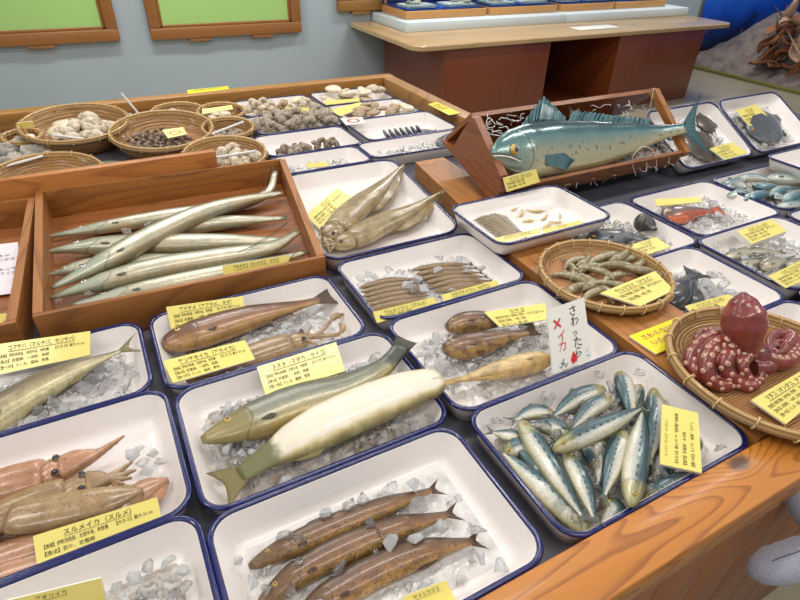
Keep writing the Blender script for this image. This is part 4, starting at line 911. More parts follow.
# D raised tray
M_EEL=fish_mat('sand_eel_skin',[(0,sr(176,160,124)),(.4,sr(140,122,92)),(1,sr(92,80,62))],coat=.7)
_ord=['first','second','third','fourth','fifth','sixth','seventh','eighth','ninth','tenth','eleventh','twelfth','thirteenth']
for i in range(13):
    a=(469+2.3*i,217+1.75*i); fish('sand_eel','tiny slender sand eel, %s from the far end of the row'%_ord[i],L([.016]*3,a,(a[0]+15,a[1]-4.5),(a[0]+36-.6*i,a[1]-1)),.0105,'slim',M_EEL,F_BRN,simple=True,n=12,seg=8,group='row of sand eels in the raised tray',tail=(.8,.8,.4))
def shrimp_mat(name,a,b):
    m=Mat(name,.3,0,.7); v=m.tc('UV'); S=m.sep(v); w=m.math('SINE',m.math('MULTIPLY',S[0],44)); n=m.noise(m.tc(),60,3)
    m.col(m.mix(m.math('MULTIPLY_ADD',w,.12,n),a,b)); m.bump(w,.2,.0015); return m.m
SHR_Y=shrimp_mat('pale_shrimp',sr(226,206,140),sr(180,156,90)); SHR=shrimp_mat('olive_shrimp',sr(164,150,104),sr(94,82,52))
def shrimp(label,c,L_,ang,curl,mat,group,z,tilt=0,legs=True):
    root=thing('shrimp',c,label,'shrimp',group); n=22; P=[]
    for i in range(n):
        t=i/(n-1); a=ang+curl*(t-.25)*(1 if t>.25 else .2); P.append((t,a))
    C=[Vector((0,0,0))]
    for t,a in P[1:]: C.append(C[-1]+Vector((math.cos(a),math.sin(a),0))*(L_/(n-1)))
    m=sum(C,Vector())/n; C=[c+x-m for x in C]
    T=[(0,.25),(.08,.6),(.2,.95),(.3,1),(.5,.9),(.7,.7),(.88,.42),(1,.25)]
    v,f,u=loft(C,[(ip(i/(n-1),T)*L_*.115,ip(i/(n-1),T)*L_*.10) for i in range(n)],seg=10); mesh('body',v,f,mat,root,uv=u)
    e=C[-1]; d=(C[-1]-C[-3]).normalized(); s=Vector((-d.y,d.x,0)); base=[e+s*(L_*.02*(k-3)/3) for k in range(7)]; tips=[e+d*(L_*(.15-.03*abs(k-3)/3))+s*(L_*.07*(k-3)/3) for k in range(7)]
    v,f,u=finsheet(base,tips,.0007,2); mesh('tail_fan',v,f,mat,root,uv=u)
    if legs:
        mb=MB(); inn=1 if curl>0 else -1
        for k in range(5):
            q=C[6+k*3]; dd=(C[7+k*3]-C[5+k*3]).normalized(); s=Vector((-dd.y,dd.x,0))*inn
            v,f,u=loft(cr([q,q+s*L_*.09,q+s*L_*.14+dd*L_*.05],6),[.0011,.001,.0009,.0008,.0007,.0005],seg=5); mb.add(v,f,u)
        for sg in (-1,1):
            q=C[0]; dd=(C[0]-C[2]).normalized(); s=Vector((-dd.y,dd.x,0)); v,f,u=loft(cr([q,q+dd*L_*.12+s*sg*L_*.04,q+dd*L_*.2+s*(sg*L_*.2)],8),[.0006]*8,seg=5); mb.add(v,f,u)
        mb.build('legs_and_feelers',mat,root)
        v,f=ball(C[1]+Vector((0,0,L_*.035)),L_*.014,8,5); mesh('eye',v,f,PUP,root)
    return root
for i,(x,y,a,c,l) in enumerate(((522,213,.5,.7,.045),(536,211,2.9,-.8,.05),(545,217,.3,.6,.045),(528,221,2.6,1.0,.04),(548,225,.2,.7,.05),(556,222,2.8,-.7,.04),(515,209,.1,.8,.035),(560,216,.6,.8,.035))):
    shrimp('tiny pale yellow shrimp in the raised tray, %s'%('at the left','at the top','in the middle','under the middle one','lowest','at the lower right','far upper left','at the far right')[i],at(x,y,.018),l,a,c,SHR_Y,'tiny shrimp in the raised tray',0,legs=(i<6))
card([(491,239),(541,228),(541,233),(497,244)],'イカナゴ（コウナゴ）',None,'yellow card before the sand eels in the raised tray',z=(.050,.050,.040,.040),tsize=.42,size=None)
card([(543,229),(580,220),(584,224),(545,234)],'アミエビ',None,'yellow card before the tiny shrimp in the raised tray',z=(.050,.050,.040,.040),tsize=.42,size=None)
# ---------------------------------------------------------------- bamboo baskets
def bamboo(name,a,b,sc=1):
    m=Mat(name,.5,0,.15); v=m.tc('UV',scale=(1,1,1)); S=m.sep(v)
    w1=m.math('SINE',m.math('MULTIPLY',S[0],2*PI*60*sc)); w2=m.math('SINE',m.math('MULTIPLY',S[1],2*PI*60*sc)); h=m.math('MULTIPLY',w1,w2)
    n=m.noise(m.tc(),14,4); m.col(m.mix(m.math('ADD',m.math('MULTIPLY_ADD',h,.18,.1),m.math('MULTIPLY',n,.6)),a,b)); m.bump(h,.6,.002); m.m.use_fake_user=False; return m.m
def strips(name,a,b,sc):
    m=Mat(name,.42,0,.25); v=m.tc('UV'); S=m.sep(v); w=m.math('SINE',m.math('MULTIPLY',S[1],2*PI*sc)); n=m.noise(m.tc(),18,4)
    m.col(m.mix(m.math('ADD',m.math('MULTIPLY_ADD',w,.2,.2),m.math('MULTIPLY',n,.45)),a,b)); m.bump(w,.7,.002); return m.m
BAM=bamboo('woven_bamboo',sr(206,148,96),sr(150,92,52)); BAMS=strips('bamboo_strips',sr(196,146,92),sr(138,90,52),70); BRIM=strips('bamboo_rim',sr(206,170,112),sr(160,118,66),5); BTIE=plain('pale_binding',sr(222,192,140),.5,0,.2)
BAMD=strips('brown_bamboo_side',sr(184,138,78),sr(118,80,40),26)
def basket(label,c,r,h,M=None,floor=BAM,side=BAMD,rimw=.011,ties=16,r2=None,group='round bamboo baskets',tie_on=True,flat=False):
    """c: centre of the base; r rim radius, r2 base radius"""
    M=Matrix.Translation(c)@(M or Matrix.Identity(4)); r2=r2 or r*.8; root=thing('bamboo_basket',M@Vector((0,0,0)),label,'basket',group); N=56
    prof=[(0.0,.0),(r2*.5,.0),(r2,.0),(r2+(r-r2)*.6,h*.45),(r,h*.95),(r-.003,h*.98),(r2+(r-r2)*.55,h*.48),(r2-.006,.006),(r2*.5,.004),(0.0,.004)]
    vs=[];uv=[];mi=[]
    for j,(rr,zz) in enumerate(prof):
        for k in range(N):
            a=2*PI*k/N; p=Vector((max(rr,.0005)*math.cos(a),max(rr,.0005)*math.sin(a),zz)); vs.append(M@p)
            uv.append((p.x/r*.5+.5,p.y/r*.5+.5) if j>=7 or j<2 else (k/N,j*.13))
    fs=[];
    for j in range(len(prof)-1):
        for k in range(N): fs.append([j*N+k,j*N+(k+1)%N,(j+1)*N+(k+1)%N,(j+1)*N+k]); mi.append(1 if 1<j<7 else 0)
    mesh('woven_bowl',vs,fs,floor,root,uv=uv,mats=[floor,side],mi=mi)
    n=64; vs=[];fs=[];uv=[]
    for k in range(n):
        a=2*PI*k/n
        for j in range(10):
            b=2*PI*j/10; rr=r+math.cos(b)*rimw*.42; vs.append(M@Vector((rr*math.cos(a),rr*math.sin(a),h+math.sin(b)*rimw*.75-rimw*.3))); uv.append((k/n*8,j/10))
    fs=[[k*10+j,k*10+(j+1)%10,((k+1)%n)*10+(j+1)%10,((k+1)%n)*10+j] for k in range(n) for j in range(10)]
    mesh('rim_band',vs,fs,BRIM,root,uv=uv)
    if tie_on:
        for t in range(ties):
            a=2*PI*(t+.3)/ties; mb=MB(); C=[]
            for j in range(13):
                b=2*PI*j/12; C.append(M@Vector(((r+math.cos(b)*rimw*.56)*math.cos(a+.012*math.sin(b)),(r+math.cos(b)*rimw*.56)*math.sin(a+.012*math.sin(b)),h+math.sin(b)*rimw*.9-rimw*.3)))
            v,f,u=loft(C,[.0016]*13,Vector((math.sin(a),-math.cos(a),.2)),seg=6); mesh('binding',v,f,BTIE,root)
    return root
ps=at(604,275,.03); basket('round bamboo basket of olive shrimp on the pine plank',Vector((ps.x,ps.y,.009)),.158,.030,ties=20,r2=.138,floor=BAM,rimw=.014)
po=at(752,362,.03)
# octopus basket, propped so it tilts a little
OB=at(768,370,.03); OB.z=.0105
basket('round bamboo basket holding the red octopus at the right edge',OB,.188,.034,floor=BAMS,ties=18,r2=.162,rimw=.015)
SHP=[(575,262,2.8,1.5,.085),(590,268,.4,-1.6,.09),(603,258,3.0,.6,.10),(616,266,2.2,1.4,.09),(586,280,1.2,1.7,.085),(600,285,.2,-1.5,.09),(612,278,2.9,1.2,.08),(622,255,.1,.7,.095),(568,277,1.9,1.5,.08),(578,288,.5,-1.4,.085),(592,295,3.0,1.2,.08),(634,268,2.6,-1.3,.085),(628,260,2.9,.7,.09),(606,292,.9,1.5,.08),(640,262,.1,1.2,.07),(598,272,1.5,1.9,.08),(572,270,.6,1.3,.08),(645,272,2.0,1.0,.075),(585,260,.1,1.3,.075),(617,286,1.8,1.4,.08)]
for i,(x,y,a,c,l) in enumerate(SHP):
    z=.022+.004*(i%4)
    shrimp('olive-grey shrimp in the bamboo basket, '+['left of the middle, curled','near the middle, curled','straight across the top','right of the middle, curled','low in the pile, curled tightly','at the lower centre','beside the card','yellowish, topmost','leftmost','lower left, curled','lowest, half under the card','right, near the card','upper right, straight','close under the card','far right','in the very middle','left, under others','rightmost, dark','at the upper left edge','touching the card'][i],at(x,y,z),l*1.25,a,c,SHR,'shrimp in the bamboo basket',z)
card([(600,293),(655,271),(674,290),(640,306)],'クルマエビ（マエビ）',SMALL[:2],'yellow card lying in the shrimp basket',z=(.046,.046,.040,.034),th=.004,tsize=.16,lsize=.12,size='【大きさ】最大 25 cm')
def wextra(put,mb,S,nr):
    put('さわらないでね。',.10,.38,.22,.82,mi=1); put('いたみやすいです',.13,.70,.22,.84,mi=1); put('Please do not touch',.34,.92,.14,.6,mi=2)
card([(629,336),(688,313),(713,330),(656,354)],None,None,'bright yellow sign with purple writing between the two bamboo baskets',z=(.014,.014,.014,.014),mat=YEL2,ink=[INK,INK2,GRN],name='warning_sign',cat='sign',group='handwritten warning signs',extra=wextra,size=None,th=.004)
card([(685,306),(728,294),(745,304),(700,322)],'オニオコゼ（オコゼ）',SMALL[:2],'yellow card behind the bright warning sign, before the black spiny fish',z=(.012,.012,.0,.0),tsize=.17,lsize=.14,size=None)
card([(751,400),(806,368),(830,388),(786,424)],'マダコ（オンダコ、タコ）',SMALL,'yellow card lying in the octopus basket',z=(.034,.034,.030,.030),th=.004,tsize=.15,lsize=.1)
# ---------------------------------------------------------------- octopus
def oct_mat():
    m=Mat('octopus_skin',.35,0,.6); v=m.tc(); n=m.noise(v,30,5,.3,.6); n2=m.noise(v,120,3)
    m.col(m.mix(m.ramp(n,[(.3,0),(.7,1)]),sr(96,32,28),sr(150,64,54))); m.bump(m.math('ADD',n,m.math('MULTIPLY',n2,.5)),.35,.003)
    return m.m
OCT=oct_mat(); SUCK=plain('octopus_sucker',sr(204,160,136),.45,0,.3,.15); SUCKD=plain('sucker_hollow',sr(168,112,96),.4,0,.4,.1)
OC=at(742,352,.05)
def build_octopus():
    root=thing('octopus',Vector((OB.x,OB.y,OB.z+.006)),'boiled dark red octopus with curled arms and pale suckers in a bamboo basket','octopus')
    b=OB.z
    def Pz(x,y,z): return at(x,y,b+z)
    body=bmesh.new()
    mbb=MB()
    # mantle: egg standing up
    h0=Pz(745,352,.050); top=Pz(743,292,.158)-Vector((0,0,0)); 
    C=cr([h0,h0.lerp(top,.3),h0.lerp(top,.7),top],44); T=[(0,.62),(.2,.78),(.45,1),(.65,.95),(.85,.62),(1,.12)]
    v,f,u=loft(C,[ip(i/43,T)*.041 for i in range(44)],Vector((1,0,0)),40); mbb.add(v,f)
    v,f=ball(Pz(752,352,.035),(.036,.034,.024),32,20); mbb.add(v,f)
    sks=[]
    def arm(pts,r0,r1,side=None,su=True,s0=.1,s1=.95,nsu=10,off=.5):
        n=90; C=cr(pts,n); rad=[r0+(r1-r0)*(i/(n-1))**1.1 for i in range(n)]; v,f,u=loft(C,rad,seg=22); mbb.add(v,f)
        if not su: return
        for row in (-1,1):
            for k in range(nsu):
                t=s0+(s1-s0)*(k+.25*(row>0))/nsu; i=int(t*(n-1)); c=C[i]; tt=(C[min(i+1,n-1)]-C[max(0,i-1)]).normalized()
                sd=Vector(side) if side else (Vector((0,0,CAMZ))-c); sd=(sd-tt*sd.dot(tt)).normalized(); lat=tt.cross(sd).normalized(); d=(sd+lat*(row*off)).normalized()
                p=c+d*(rad[i]*.97); rr=rad[i]*.38; q=d.to_track_quat('Z','Y').to_matrix()
                sm=MB()
                for mi_,(ra,za,hh) in enumerate(((1,0,.5),(.5,.32,.28))):
                    vv,ff=ball((0,0,za*rr),(rr*ra,rr*ra,rr*hh),10,6); sm.add([p+q@x for x in vv],ff,mi=mi_)
                sks.append(sm)
    # big left arm curling over with suckers outside
    arm([Pz(744,345,.045),Pz(722,336,.056),Pz(700,345,.050),Pz(690,362,.034),Pz(700,376,.020),Pz(716,380,.018),Pz(728,374,.020)],.019,.010,nsu=10,off=.75)
    arm([Pz(740,350,.045),Pz(722,344,.060),Pz(710,352,.058),Pz(706,368,.044),Pz(712,382,.024),Pz(726,386,.016),Pz(738,380,.018)],.020,.010,nsu=9)
    arm([Pz(742,352,.045),Pz(730,352,.056),Pz(724,362,.052),Pz(728,374,.034),Pz(740,384,.018),Pz(752,386,.016),Pz(760,378,.016)],.018,.009,nsu=8)
    arm([Pz(748,355,.042),Pz(745,358,.050),Pz(742,366,.044),Pz(748,378,.026),Pz(758,382,.018),Pz(762,374,.022)],.015,.007,nsu=7)
    # right spiral
    sp=[]; cx,cy=780,345
    for k in range(22):
        a=R(150+k*40); rr=(22-k)/22; sp.append(Pz(cx+19*rr*math.cos(a)*1.0,cy-17*rr*math.sin(a)*-1*-1,.032+.016*(1-rr)))
    arm([Pz(752,368,.024),Pz(768,366,.022)]+sp[6:],.017,.004,su=False)
    arm([Pz(758,356,.034),Pz(772,362,.026),Pz(790,360,.024),Pz(797,346,.026),Pz(790,332,.028)],.018,.010,side=(.3,.2,1),nsu=9)
    arm([Pz(735,345,.040),Pz(715,332,.048),Pz(700,334,.044),Pz(696,344,.030)],.014,.007,nsu=8)
    me=bpy.data.meshes.new('body'); me.from_pydata([Vector(p)-root.location for p in mbb.v],[],mbb.f); me.materials.append(OCT)
    o=bpy.data.objects.new('body',me); COL.objects.link(o); o.parent=root
    md=o.modifiers.new('r','REMESH'); md.mode='VOXEL'; md.voxel_size=.0017; md.use_smooth_shade=True
    dg=bpy.context.evaluated_depsgraph_get(); nm=bpy.data.meshes.new_from_object(o.evaluated_get(dg)); o.modifiers.clear(); o.data=nm
    if not nm.materials: nm.materials.append(OCT)
    nm.polygons.foreach_set('use_smooth',[True]*len(nm.polygons))
    [x.build('sucker',[SUCK,SUCKD],root) for x in sks]
    v,f=ball(Pz(757,370,.016),(.016,.022,.012),12,8); mesh('pale_underside',v,f,plain('cream_flesh',sr(226,190,140),.4,0,.4,.08),root)
    return root
build_octopus()
# ================================================================ giant Spanish mackerel in the tilted box
M_SAW=fish_mat('spanish_mackerel_skin',[(0,sr(196,186,140)),(.22,sr(200,192,152)),(.42,sr(176,176,146)),(.56,sr(140,160,146)),(.66,sr(110,150,150)),(.74,sr(72,114,120)),(.88,sr(34,76,82)),(1,sr(26,58,64))],head=sr(104,138,134),spot=48,spotc=sr(96,108,96),spot_band=(.42,.22),metal=.3,coat=1,rough=.2,var=.16,scale=(.35,.6),gill=.175)
F_TEAL=fin_mat('teal_fin',sr(74,118,122),sr(34,70,76),18)
tl=Vector((0,-math.sin(R(58)),math.cos(R(58)))) # facing direction of the flank
def X3(px,py,Y): return atY(px,py,Y)
sp_=[X3(492,152,1.30),X3(515,152,1.32),X3(550,149,1.335),X3(600,144,1.335),X3(640,137,1.32),X3(670,131,1.295),X3(686,128,1.28)]
SAW=fish('spanish_mackerel','giant blue-green Spanish mackerel with a spiny back fin lying in the tilted box',sp_,.182,'big',M_SAW,F_TEAL,cat='fish',dors=1,up=tl,thick=.46,tail=(.95,1.3,.42),eye=.2,eyet=.085,eyev=.0,fins=False,n=60,seg=28)
def saw_fins():
    C=cr(sp_,60); P=PROF['big']; h=.091; root=SAW
    def edge(u,side):
        i=min(59,int(u*59)); c=C[i]; t=(C[min(i+1,59)]-C[max(i-1,0)]).normalized(); d=tl.cross(t).normalized(); return c+d*(side*ipp(u,P,1 if side>0 else 2)*h*.94),d,t
    def st(name,u0,u1,hf,side=1,lean=.6,m=15,jag=0):
        base=[];tips=[]
        for i in range(m):
            s=i/(m-1); p,d,t=edge(u0+(u1-u0)*s,side); k=hf(s)*(1-jag*(i%2)); base.append(p); tips.append(p+d*(side*k)+t*(k*lean))
        v,f,u=finsheet(base,tips,.0016,4,.002); mesh(name,v,f,F_TEAL,root,uv=u)
    st('dorsal_fin',.20,.42,lambda s:.085*(min(1,s*2.6+.0)**.9 if s<.38 else .98-.9*(s-.38)/.62)*1.0+.008,1,.5,41,.07)
    st('dorsal_fin',.43,.84,lambda s:.038*(1-.55*s)+.004,1,.8,61,.22)
    for k in range(8):
        u=.62+.04*k; st('finlet',u,u+.02,lambda s:.012*s+.004,-1,1.2,4)
    i=14; c=C[i]; t=(C[i+1]-C[i-1]).normalized(); d=tl.cross(t).normalized(); b0=c-d*.040+tl*.040
    base=[b0-d*(k-4)*.004 for k in range(9)]; tips=[b0+t*(.13-.012*abs(k-4))-d*(.012+(k-4)*.007)+tl*.006 for k in range(9)]
    v,f,u=finsheet(base,tips,.002,4); mesh('pectoral_fin',v,f,F_TEAL,root,uv=u)
    # mouth
    P0=C[0]; m=cr([C[0]-tl.cross(Vector((1,0,0)))*0+tl*.004-d*.006,C[3]+tl*.032-d*.016,C[6]+tl*.044-d*.034],14); v,f,u=loft(m,[.0028]*14,seg=6); mesh('mouth_line',v,f,plain('mouth_grey',sr(60,70,60),.4),root)
    m=[q-d*.006+tl*.001 for q in m]; v,f,u=loft(m,[.0028]*14,seg=6); mesh('lower_lip',v,f,plain('lip_pale',sr(206,206,190),.3,0,.6),root)
saw_fins()
# packing excelsior: white paper threads
def threads(label,pts,n,r,L_,seed):
    rnd=random.Random(seed); mb=MB()
    for k in range(n):
        a,b=pts[rnd.randrange(len(pts)-1)],None; j=rnd.randrange(len(pts)-1); t=rnd.random(); c=pts[j].lerp(pts[j+1],t)+Vector((rnd.gauss(0,.012),rnd.gauss(0,.014),abs(rnd.gauss(0,.010))))
        q=[c]; d=Vector((rnd.gauss(0,1),rnd.gauss(0,1),rnd.gauss(0,.35))).normalized()
        for s in range(5): d=(d+Vector((rnd.gauss(0,.9),rnd.gauss(0,.9),rnd.gauss(0,.35)))).normalized(); q.append(q[-1]+d*L_/5)
        v,f,u=loft(cr(q,14),[r]*14,seg=4); mb.add(v,f,u)
    o=mb.build('paper_shreds',WWIRE); return tag(o,label,'packing','white shredded packing in the tilted box','stuff')
threads('white curly shredded paper under the belly of the giant fish',[X3(520,184,1.30),X3(560,180,1.31),X3(600,172,1.31),X3(640,162,1.30),X3(668,154,1.29)],170,.0012,.06,3)
threads('white shredded paper behind the back of the giant fish',[X3(480,136,1.40),X3(500,124,1.45),X3(600,112,1.47),X3(650,110,1.46)],40,.0012,.06,5)
wire('white paper thread standing up beside the tail of the giant fish',[X3(655,125,1.44),X3(648,116,1.44),X3(650,108,1.44),X3(652,98,1.44),X3(654,88,1.44)],.0016,WWIRE,'paper_thread','packing','white paper threads')
wire('white looped paper thread lying over the belly of the giant fish',[X3(636,176,1.245),X3(632,160,1.25),X3(640,148,1.25),X3(650,148,1.25),X3(656,158,1.25),X3(656,172,1.245)],.0012,WWIRE,'paper_thread','packing','white paper threads')
card3([atY(503,178,1.236),atY(536,169,1.236),atY(540,182,1.225),atY(507,192,1.225)],'サワラ（サゴシ）',SMALL[:2],'yellow card at the near corner of the tilted box below the big fish head',tsize=.2,lsize=.14,size=None)
# ================================================================ right-hand trays
M_SLATE=fish_mat('slate_skin',[(0,sr(120,124,124)),(.4,sr(84,92,98)),(1,sr(44,50,60))],coat=.8,mottle=(40,sr(60,64,70),.5)); M_BLK=fish_mat('black_skin',[(0,sr(70,66,60)),(.5,sr(44,44,46)),(1,sr(26,28,34))],coat=.6,mottle=(40,sr(84,80,74),.5)); F_BLK=fin_mat('black_fin',sr(60,60,62),sr(24,26,32))
M_REDF=fish_mat('red_orange_skin',[(0,sr(226,112,56)),(.16,sr(196,88,50)),(.34,sr(130,84,70)),(.52,sr(100,84,84)),(1,sr(78,66,72))],coat=.8,mottle=(50,sr(120,70,60),.5)); F_RED=fin_mat('red_fin',sr(220,104,56),sr(150,60,36))
M_GRN=fish_mat('blue_green_skin',[(0,sr(206,206,190)),(.4,sr(150,176,176)),(.7,sr(70,128,140)),(1,sr(34,78,92))],coat=1,metal=.25,rough=.2,scale=(.6,1)); M_GREYF=fish_mat('grey_silver_skin',[(0,sr(208,200,176)),(.4,sr(160,150,124)),(.7,sr(110,104,90)),(1,sr(70,68,64))],coat=.8,metal=.15)
bed('E1','crushed ice under the slate-blue fish',.4,BEDD)
fish('slate_blue_fish','slate-blue fish lying beyond the shrimp basket',L(-.015,(590,243),(606,238),(626,236),(644,240)),.085,'rock',M_SLATE,F_BLK,n=22,thick=.5,tail=(.8,.6,.7))
o_=at(646,226,-.01); fish('dark_fish_head','blackish cut fish piece standing on ice beside the slate-blue fish',L(-.006,(634,222),(646,224),(655,230)),.062,'rock',M_BLK,F_BLK,cat='fish',n=16,tail=None,thick=.9,eye=0,fins=False)
ice_px([(622,232,7),(628,226,6),(618,224,6),(634,234,6),(608,222,5),(662,240,6),(668,244,5),(600,226,5),(640,212,5)],-.006,'ice chunk on the slate-blue fish','ice chunks by the slate-blue fish')
card([(630,245),(656,237),(671,247),(642,256)],'アンコウ',SMALL[:2],'yellow card over the lower rim of the slate-blue fish tray',z=(.016,.016,.004,.004),tsize=.18,lsize=.13,size=None)
bed('E2','crushed ice in the tray of the red fish',.42)
fish('red_fish','small red-orange fish with a grey back lying on ice',L(-.012,(665,218),(680,214),(698,211),(712,211)),.092,'rock',M_REDF,F_RED,dors=1,n=24,thick=.5,tail=(.9,.9,.8),dfin=(.2,.75,.3))
ice_px([(704,200,7),(712,203,6),(718,215,6),(690,226,7),(672,228,6),(706,222,7),(722,208,6),(700,228,6),(656,214,5),(664,207,6),(726,218,6)],-.014,'ice chunk around the small red fish','ice chunks by the red fish')
card([(654,199),(700,197),(702,202),(657,206)],None,None,'pale yellow card lying flat behind the small red fish',z=(.006,.006,.0,.0))
bed('E3','crushed ice around the black spiny fish',.55)
fish('spiny_black_fish','black fish with spiky fins lying just behind the shrimp basket',L(-.008,(668,306),(676,294),(684,283),(692,276)),.075,'rock',M_BLK,F_BLK,dors=-1,n=22,thick=.7,tail=(1.0,1.1,.8),dfin=(.15,.9,1.0),eye=0)
ice_px([(700,290,8),(708,284,8),(716,292,8),(724,284,7),(712,275,7),(730,292,7),(702,300,7),(720,276,6),(694,300,6),(740,296,6)],-.012,'ice chunk beside the black spiny fish','ice chunks by the black spiny fish')
bed('E4','crushed ice in the tray with two cards',.42)
for i,(a,b,c,H,lb) in enumerate((((723,258),(748,252),(780,252),.040,'long one, upper left'),((738,266),(752,262),(764,261),.030,'small brown one in the middle'),((761,268),(774,262),(788,261),.046,'brown one with a blue back'),((786,266),(800,262),(816,262),.034,'at the right edge'))):
    fish('slender_grey_fish','slender grey-brown fish on ice, '+lb,L(-.016,a,b,c),H,'slim',M_GREYF,F_GRY,n=20,seg=12,thick=.6,group='slender fish in the tray with two cards',tail=(.9,.8,.5))
ice_px([(734,250,6),(744,258,6),(756,256,6),(768,256,6),(752,268,6),(775,270,6),(716,250,5),(790,256,6),(720,244,5),(792,244,6),(782,240,5)],-.012,'ice chunk beside the slender grey fish','ice chunks by the slender grey fish')
card([(737,231),(772,219),(787,231),(752,244)],'メゴチ（テンコチ）',SMALL,'yellow block card standing over the slender grey fish, upper of two',z=(.020,.020,.012,.012),th=.018,tsize=.14,lsize=.11,size='最大 20 cm')
card([(768,276),(806,258),(826,270),(786,288)],'カマス（アカカマス）',SMALL,'yellow card at the right edge before the slender grey fish, lower of two',z=(.018,.018,.004,.004),tsize=.15,lsize=.11,size='最大 30 cm')
bed('E5','ice in the tray hidden behind the octopus',.3); bed('E4b','ice in the tray at the right edge behind the octopus tray',.3); bed('E2b','ice in the right-edge tray below the heaped blue fish',.3)
bed('E6','crushed ice under the heaped blue-green fish',.5,BEDD)
for i,(a,b,c,H,lb) in enumerate((((722,190),(732,184),(748,178),.050,'leftmost, slanting upward'),((745,200),(758,196),(772,192),.050,'low in the middle'),((766,178),(790,180),(812,184),.060,'longest, lying along the top edge'),((784,202),(796,196),(812,190),.055,'at the lower right'),((738,178),(756,178),(772,181),.044,'behind the others'),((752,186),(766,188),(780,186),.048,'in the centre'),((728,196),(740,194),(754,190),.044,'lower left'),((770,196),(784,190),(800,188),.046,'right of the centre'),((776,206),(790,206),(806,202),.044,'nearest the rim'))):
    fish('blue_green_fish','small blue-green fish in the heap, '+lb,L(-.010+.004*(i%3),a,b,c),H,'sardine',M_GRN,F_GRY,n=20,seg=12,thick=.7,group='heap of blue-green fish',tail=(.9,.8,.5),dors=(-1)**i)
ice_px([(742,186,6),(750,192,6),(760,184,6),(768,190,6),(736,190,5),(756,200,5),(778,196,6),(730,180,5),(788,190,5),(764,200,5)],.004,'ice chunk on the heap of blue-green fish','ice chunks on the blue-green fish')
ML=TRAYS['E7'][5]; 
def tp(key,u,v,z): x0,x1,y0,y1,zz,M,w,d,h=TRAYS[key]; return M@Vector((u*w,v*d,-h+z))
def bedk(key,label,**k): return bed(key,label,**k)
bed('E7','crushed ice in the left tilted tray',.35); bed('E8','crushed ice in the right tilted tray',.35)
nT=(TB@Vector((0,0,1)))
BRN_D=fish_mat('dark_brown_flat',[(0,sr(88,72,52)),(.5,sr(72,60,44)),(1,sr(56,46,36))],mottle=(30,sr(50,40,32),.7),coat=.6,gill=.9)
for a,b,c,H,lb in (((.30,.26),(.50,.40),(.70,.50),.17,'large flat dark brown skate piece left of the card'),((.66,.74),(.78,.70),(.90,.64),.10,'small flat dark brown piece near the right rim')):
    fish('dark_flatfish',lb+' in the left tilted tray',[tp('E7',*a,.026),tp('E7',*b,.026),tp('E7',*c,.026)],H,'flat',BRN_D,F_BLK,up=nT,n=20,thick=.14,tail=None,eye=0,pect=False,group='flat brown pieces in the left tilted tray')
fish('dark_flatfish','broad dark grey flatfish in the right tilted tray',[tp('E8',.20,.34,.034),tp('E8',.40,.44,.034),tp('E8',.62,.52,.034),tp('E8',.80,.56,.034)],.20,'flat',M_SLATE,F_BLK,up=nT,n=26,thick=.17,tail=None,dfin=(.1,.9,.18),pect=False,eye=.08)
for key,us in (('E7',((.25,.2),(.35,.5),(.5,.62),(.62,.75),(.45,.8),(.3,.32),(.8,.4),(.55,.2),(.22,.12),(.66,.3))),('E8',((.15,.2),(.3,.18),(.5,.2),(.2,.6),(.62,.28),(.7,.2),(.12,.45),(.4,.75)))):
    for u,v in us: ice(tp(key,u,v,.022),.020,'ice chunk in the %s tilted tray'%('left' if key=='E7' else 'right'),'ice chunks in the tilted trays')
card3([tp('E7',.52,.27,.040),tp('E7',.86,.30,.040),tp('E7',.92,.06,.052),tp('E7',.56,.03,.052)],'ガンギエイ',SMALL,'yellow card at the lower rim of the left tilted tray',th=.005,tsize=.16,lsize=.12,size=None)
card3([tp('E8',.18,.78,.050),tp('E8',.55,.82,.050),tp('E8',.60,.52,.046),tp('E8',.22,.48,.046)],'ヒラメ',SMALL,'yellow card leaning behind the dark grey flatfish',th=.004,tsize=.16,lsize=.12,size=None)
card([(784,155),(808,146),(820,152),(797,162)],None,None,'pale yellow card lying in the raised tray at the right edge',z=(.02,.02,.01,.01))
# ================================================================ rear shells
SH_P=rock_mat('pale_shell',sr(150,126,96),sr(240,228,206),3); SH_G=rock_mat('grey_spiny_shell',sr(100,88,74),sr(214,200,178),3.5); SH_C=plain('cream_shell',sr(220,206,176),.45,0,.3,.25,2.5,.1); SH_B=rock_mat('brown_banded_shell',sr(120,86,58),sr(214,192,162),3); SH_D=rock_mat('dark_snail',sr(50,38,32),sr(180,156,130),3); SH_M=plain('blue_black_mussel',sr(54,56,66),.3,0,.5,.3,20)
def whelk_me(mat,turns=3.2,spik=0):
    mb=MB(); n=44; C=[];rad=[]
    for i in range(n):
        t=i/(n-1); a=turns*2*PI*t; r=.62*(1-t)**1.15; C.append(Vector((r*math.cos(a),r*math.sin(a),.1+.95*t**.9*1.1-.25))); rad.append(.52*(1-t)**1.05+.03)
    v,f,u=loft(C,rad,Vector((0,0,1)),12)
    if spik: v=[p*(1+spik*max(0,math.sin(i*2.3))*(.5)) for i,p in enumerate(v)]
    v=[p+mnoise.noise_vector(p*2.4)*.12 for p in v]; mb.add(v,f,u)
    v,f=ball((.55,-.2,-.25),(.35,.5,.28),10,6); mb.add(v,f)
    me=bpy.data.meshes.new('whelk'); me.from_pydata([Vector((p.x,p.z*1.15,p.y*.8+.3)) for p in mb.v],[],mb.f); me.materials.append(mat); me.polygons.foreach_set('use_smooth',[True]*len(mb.f)); return me
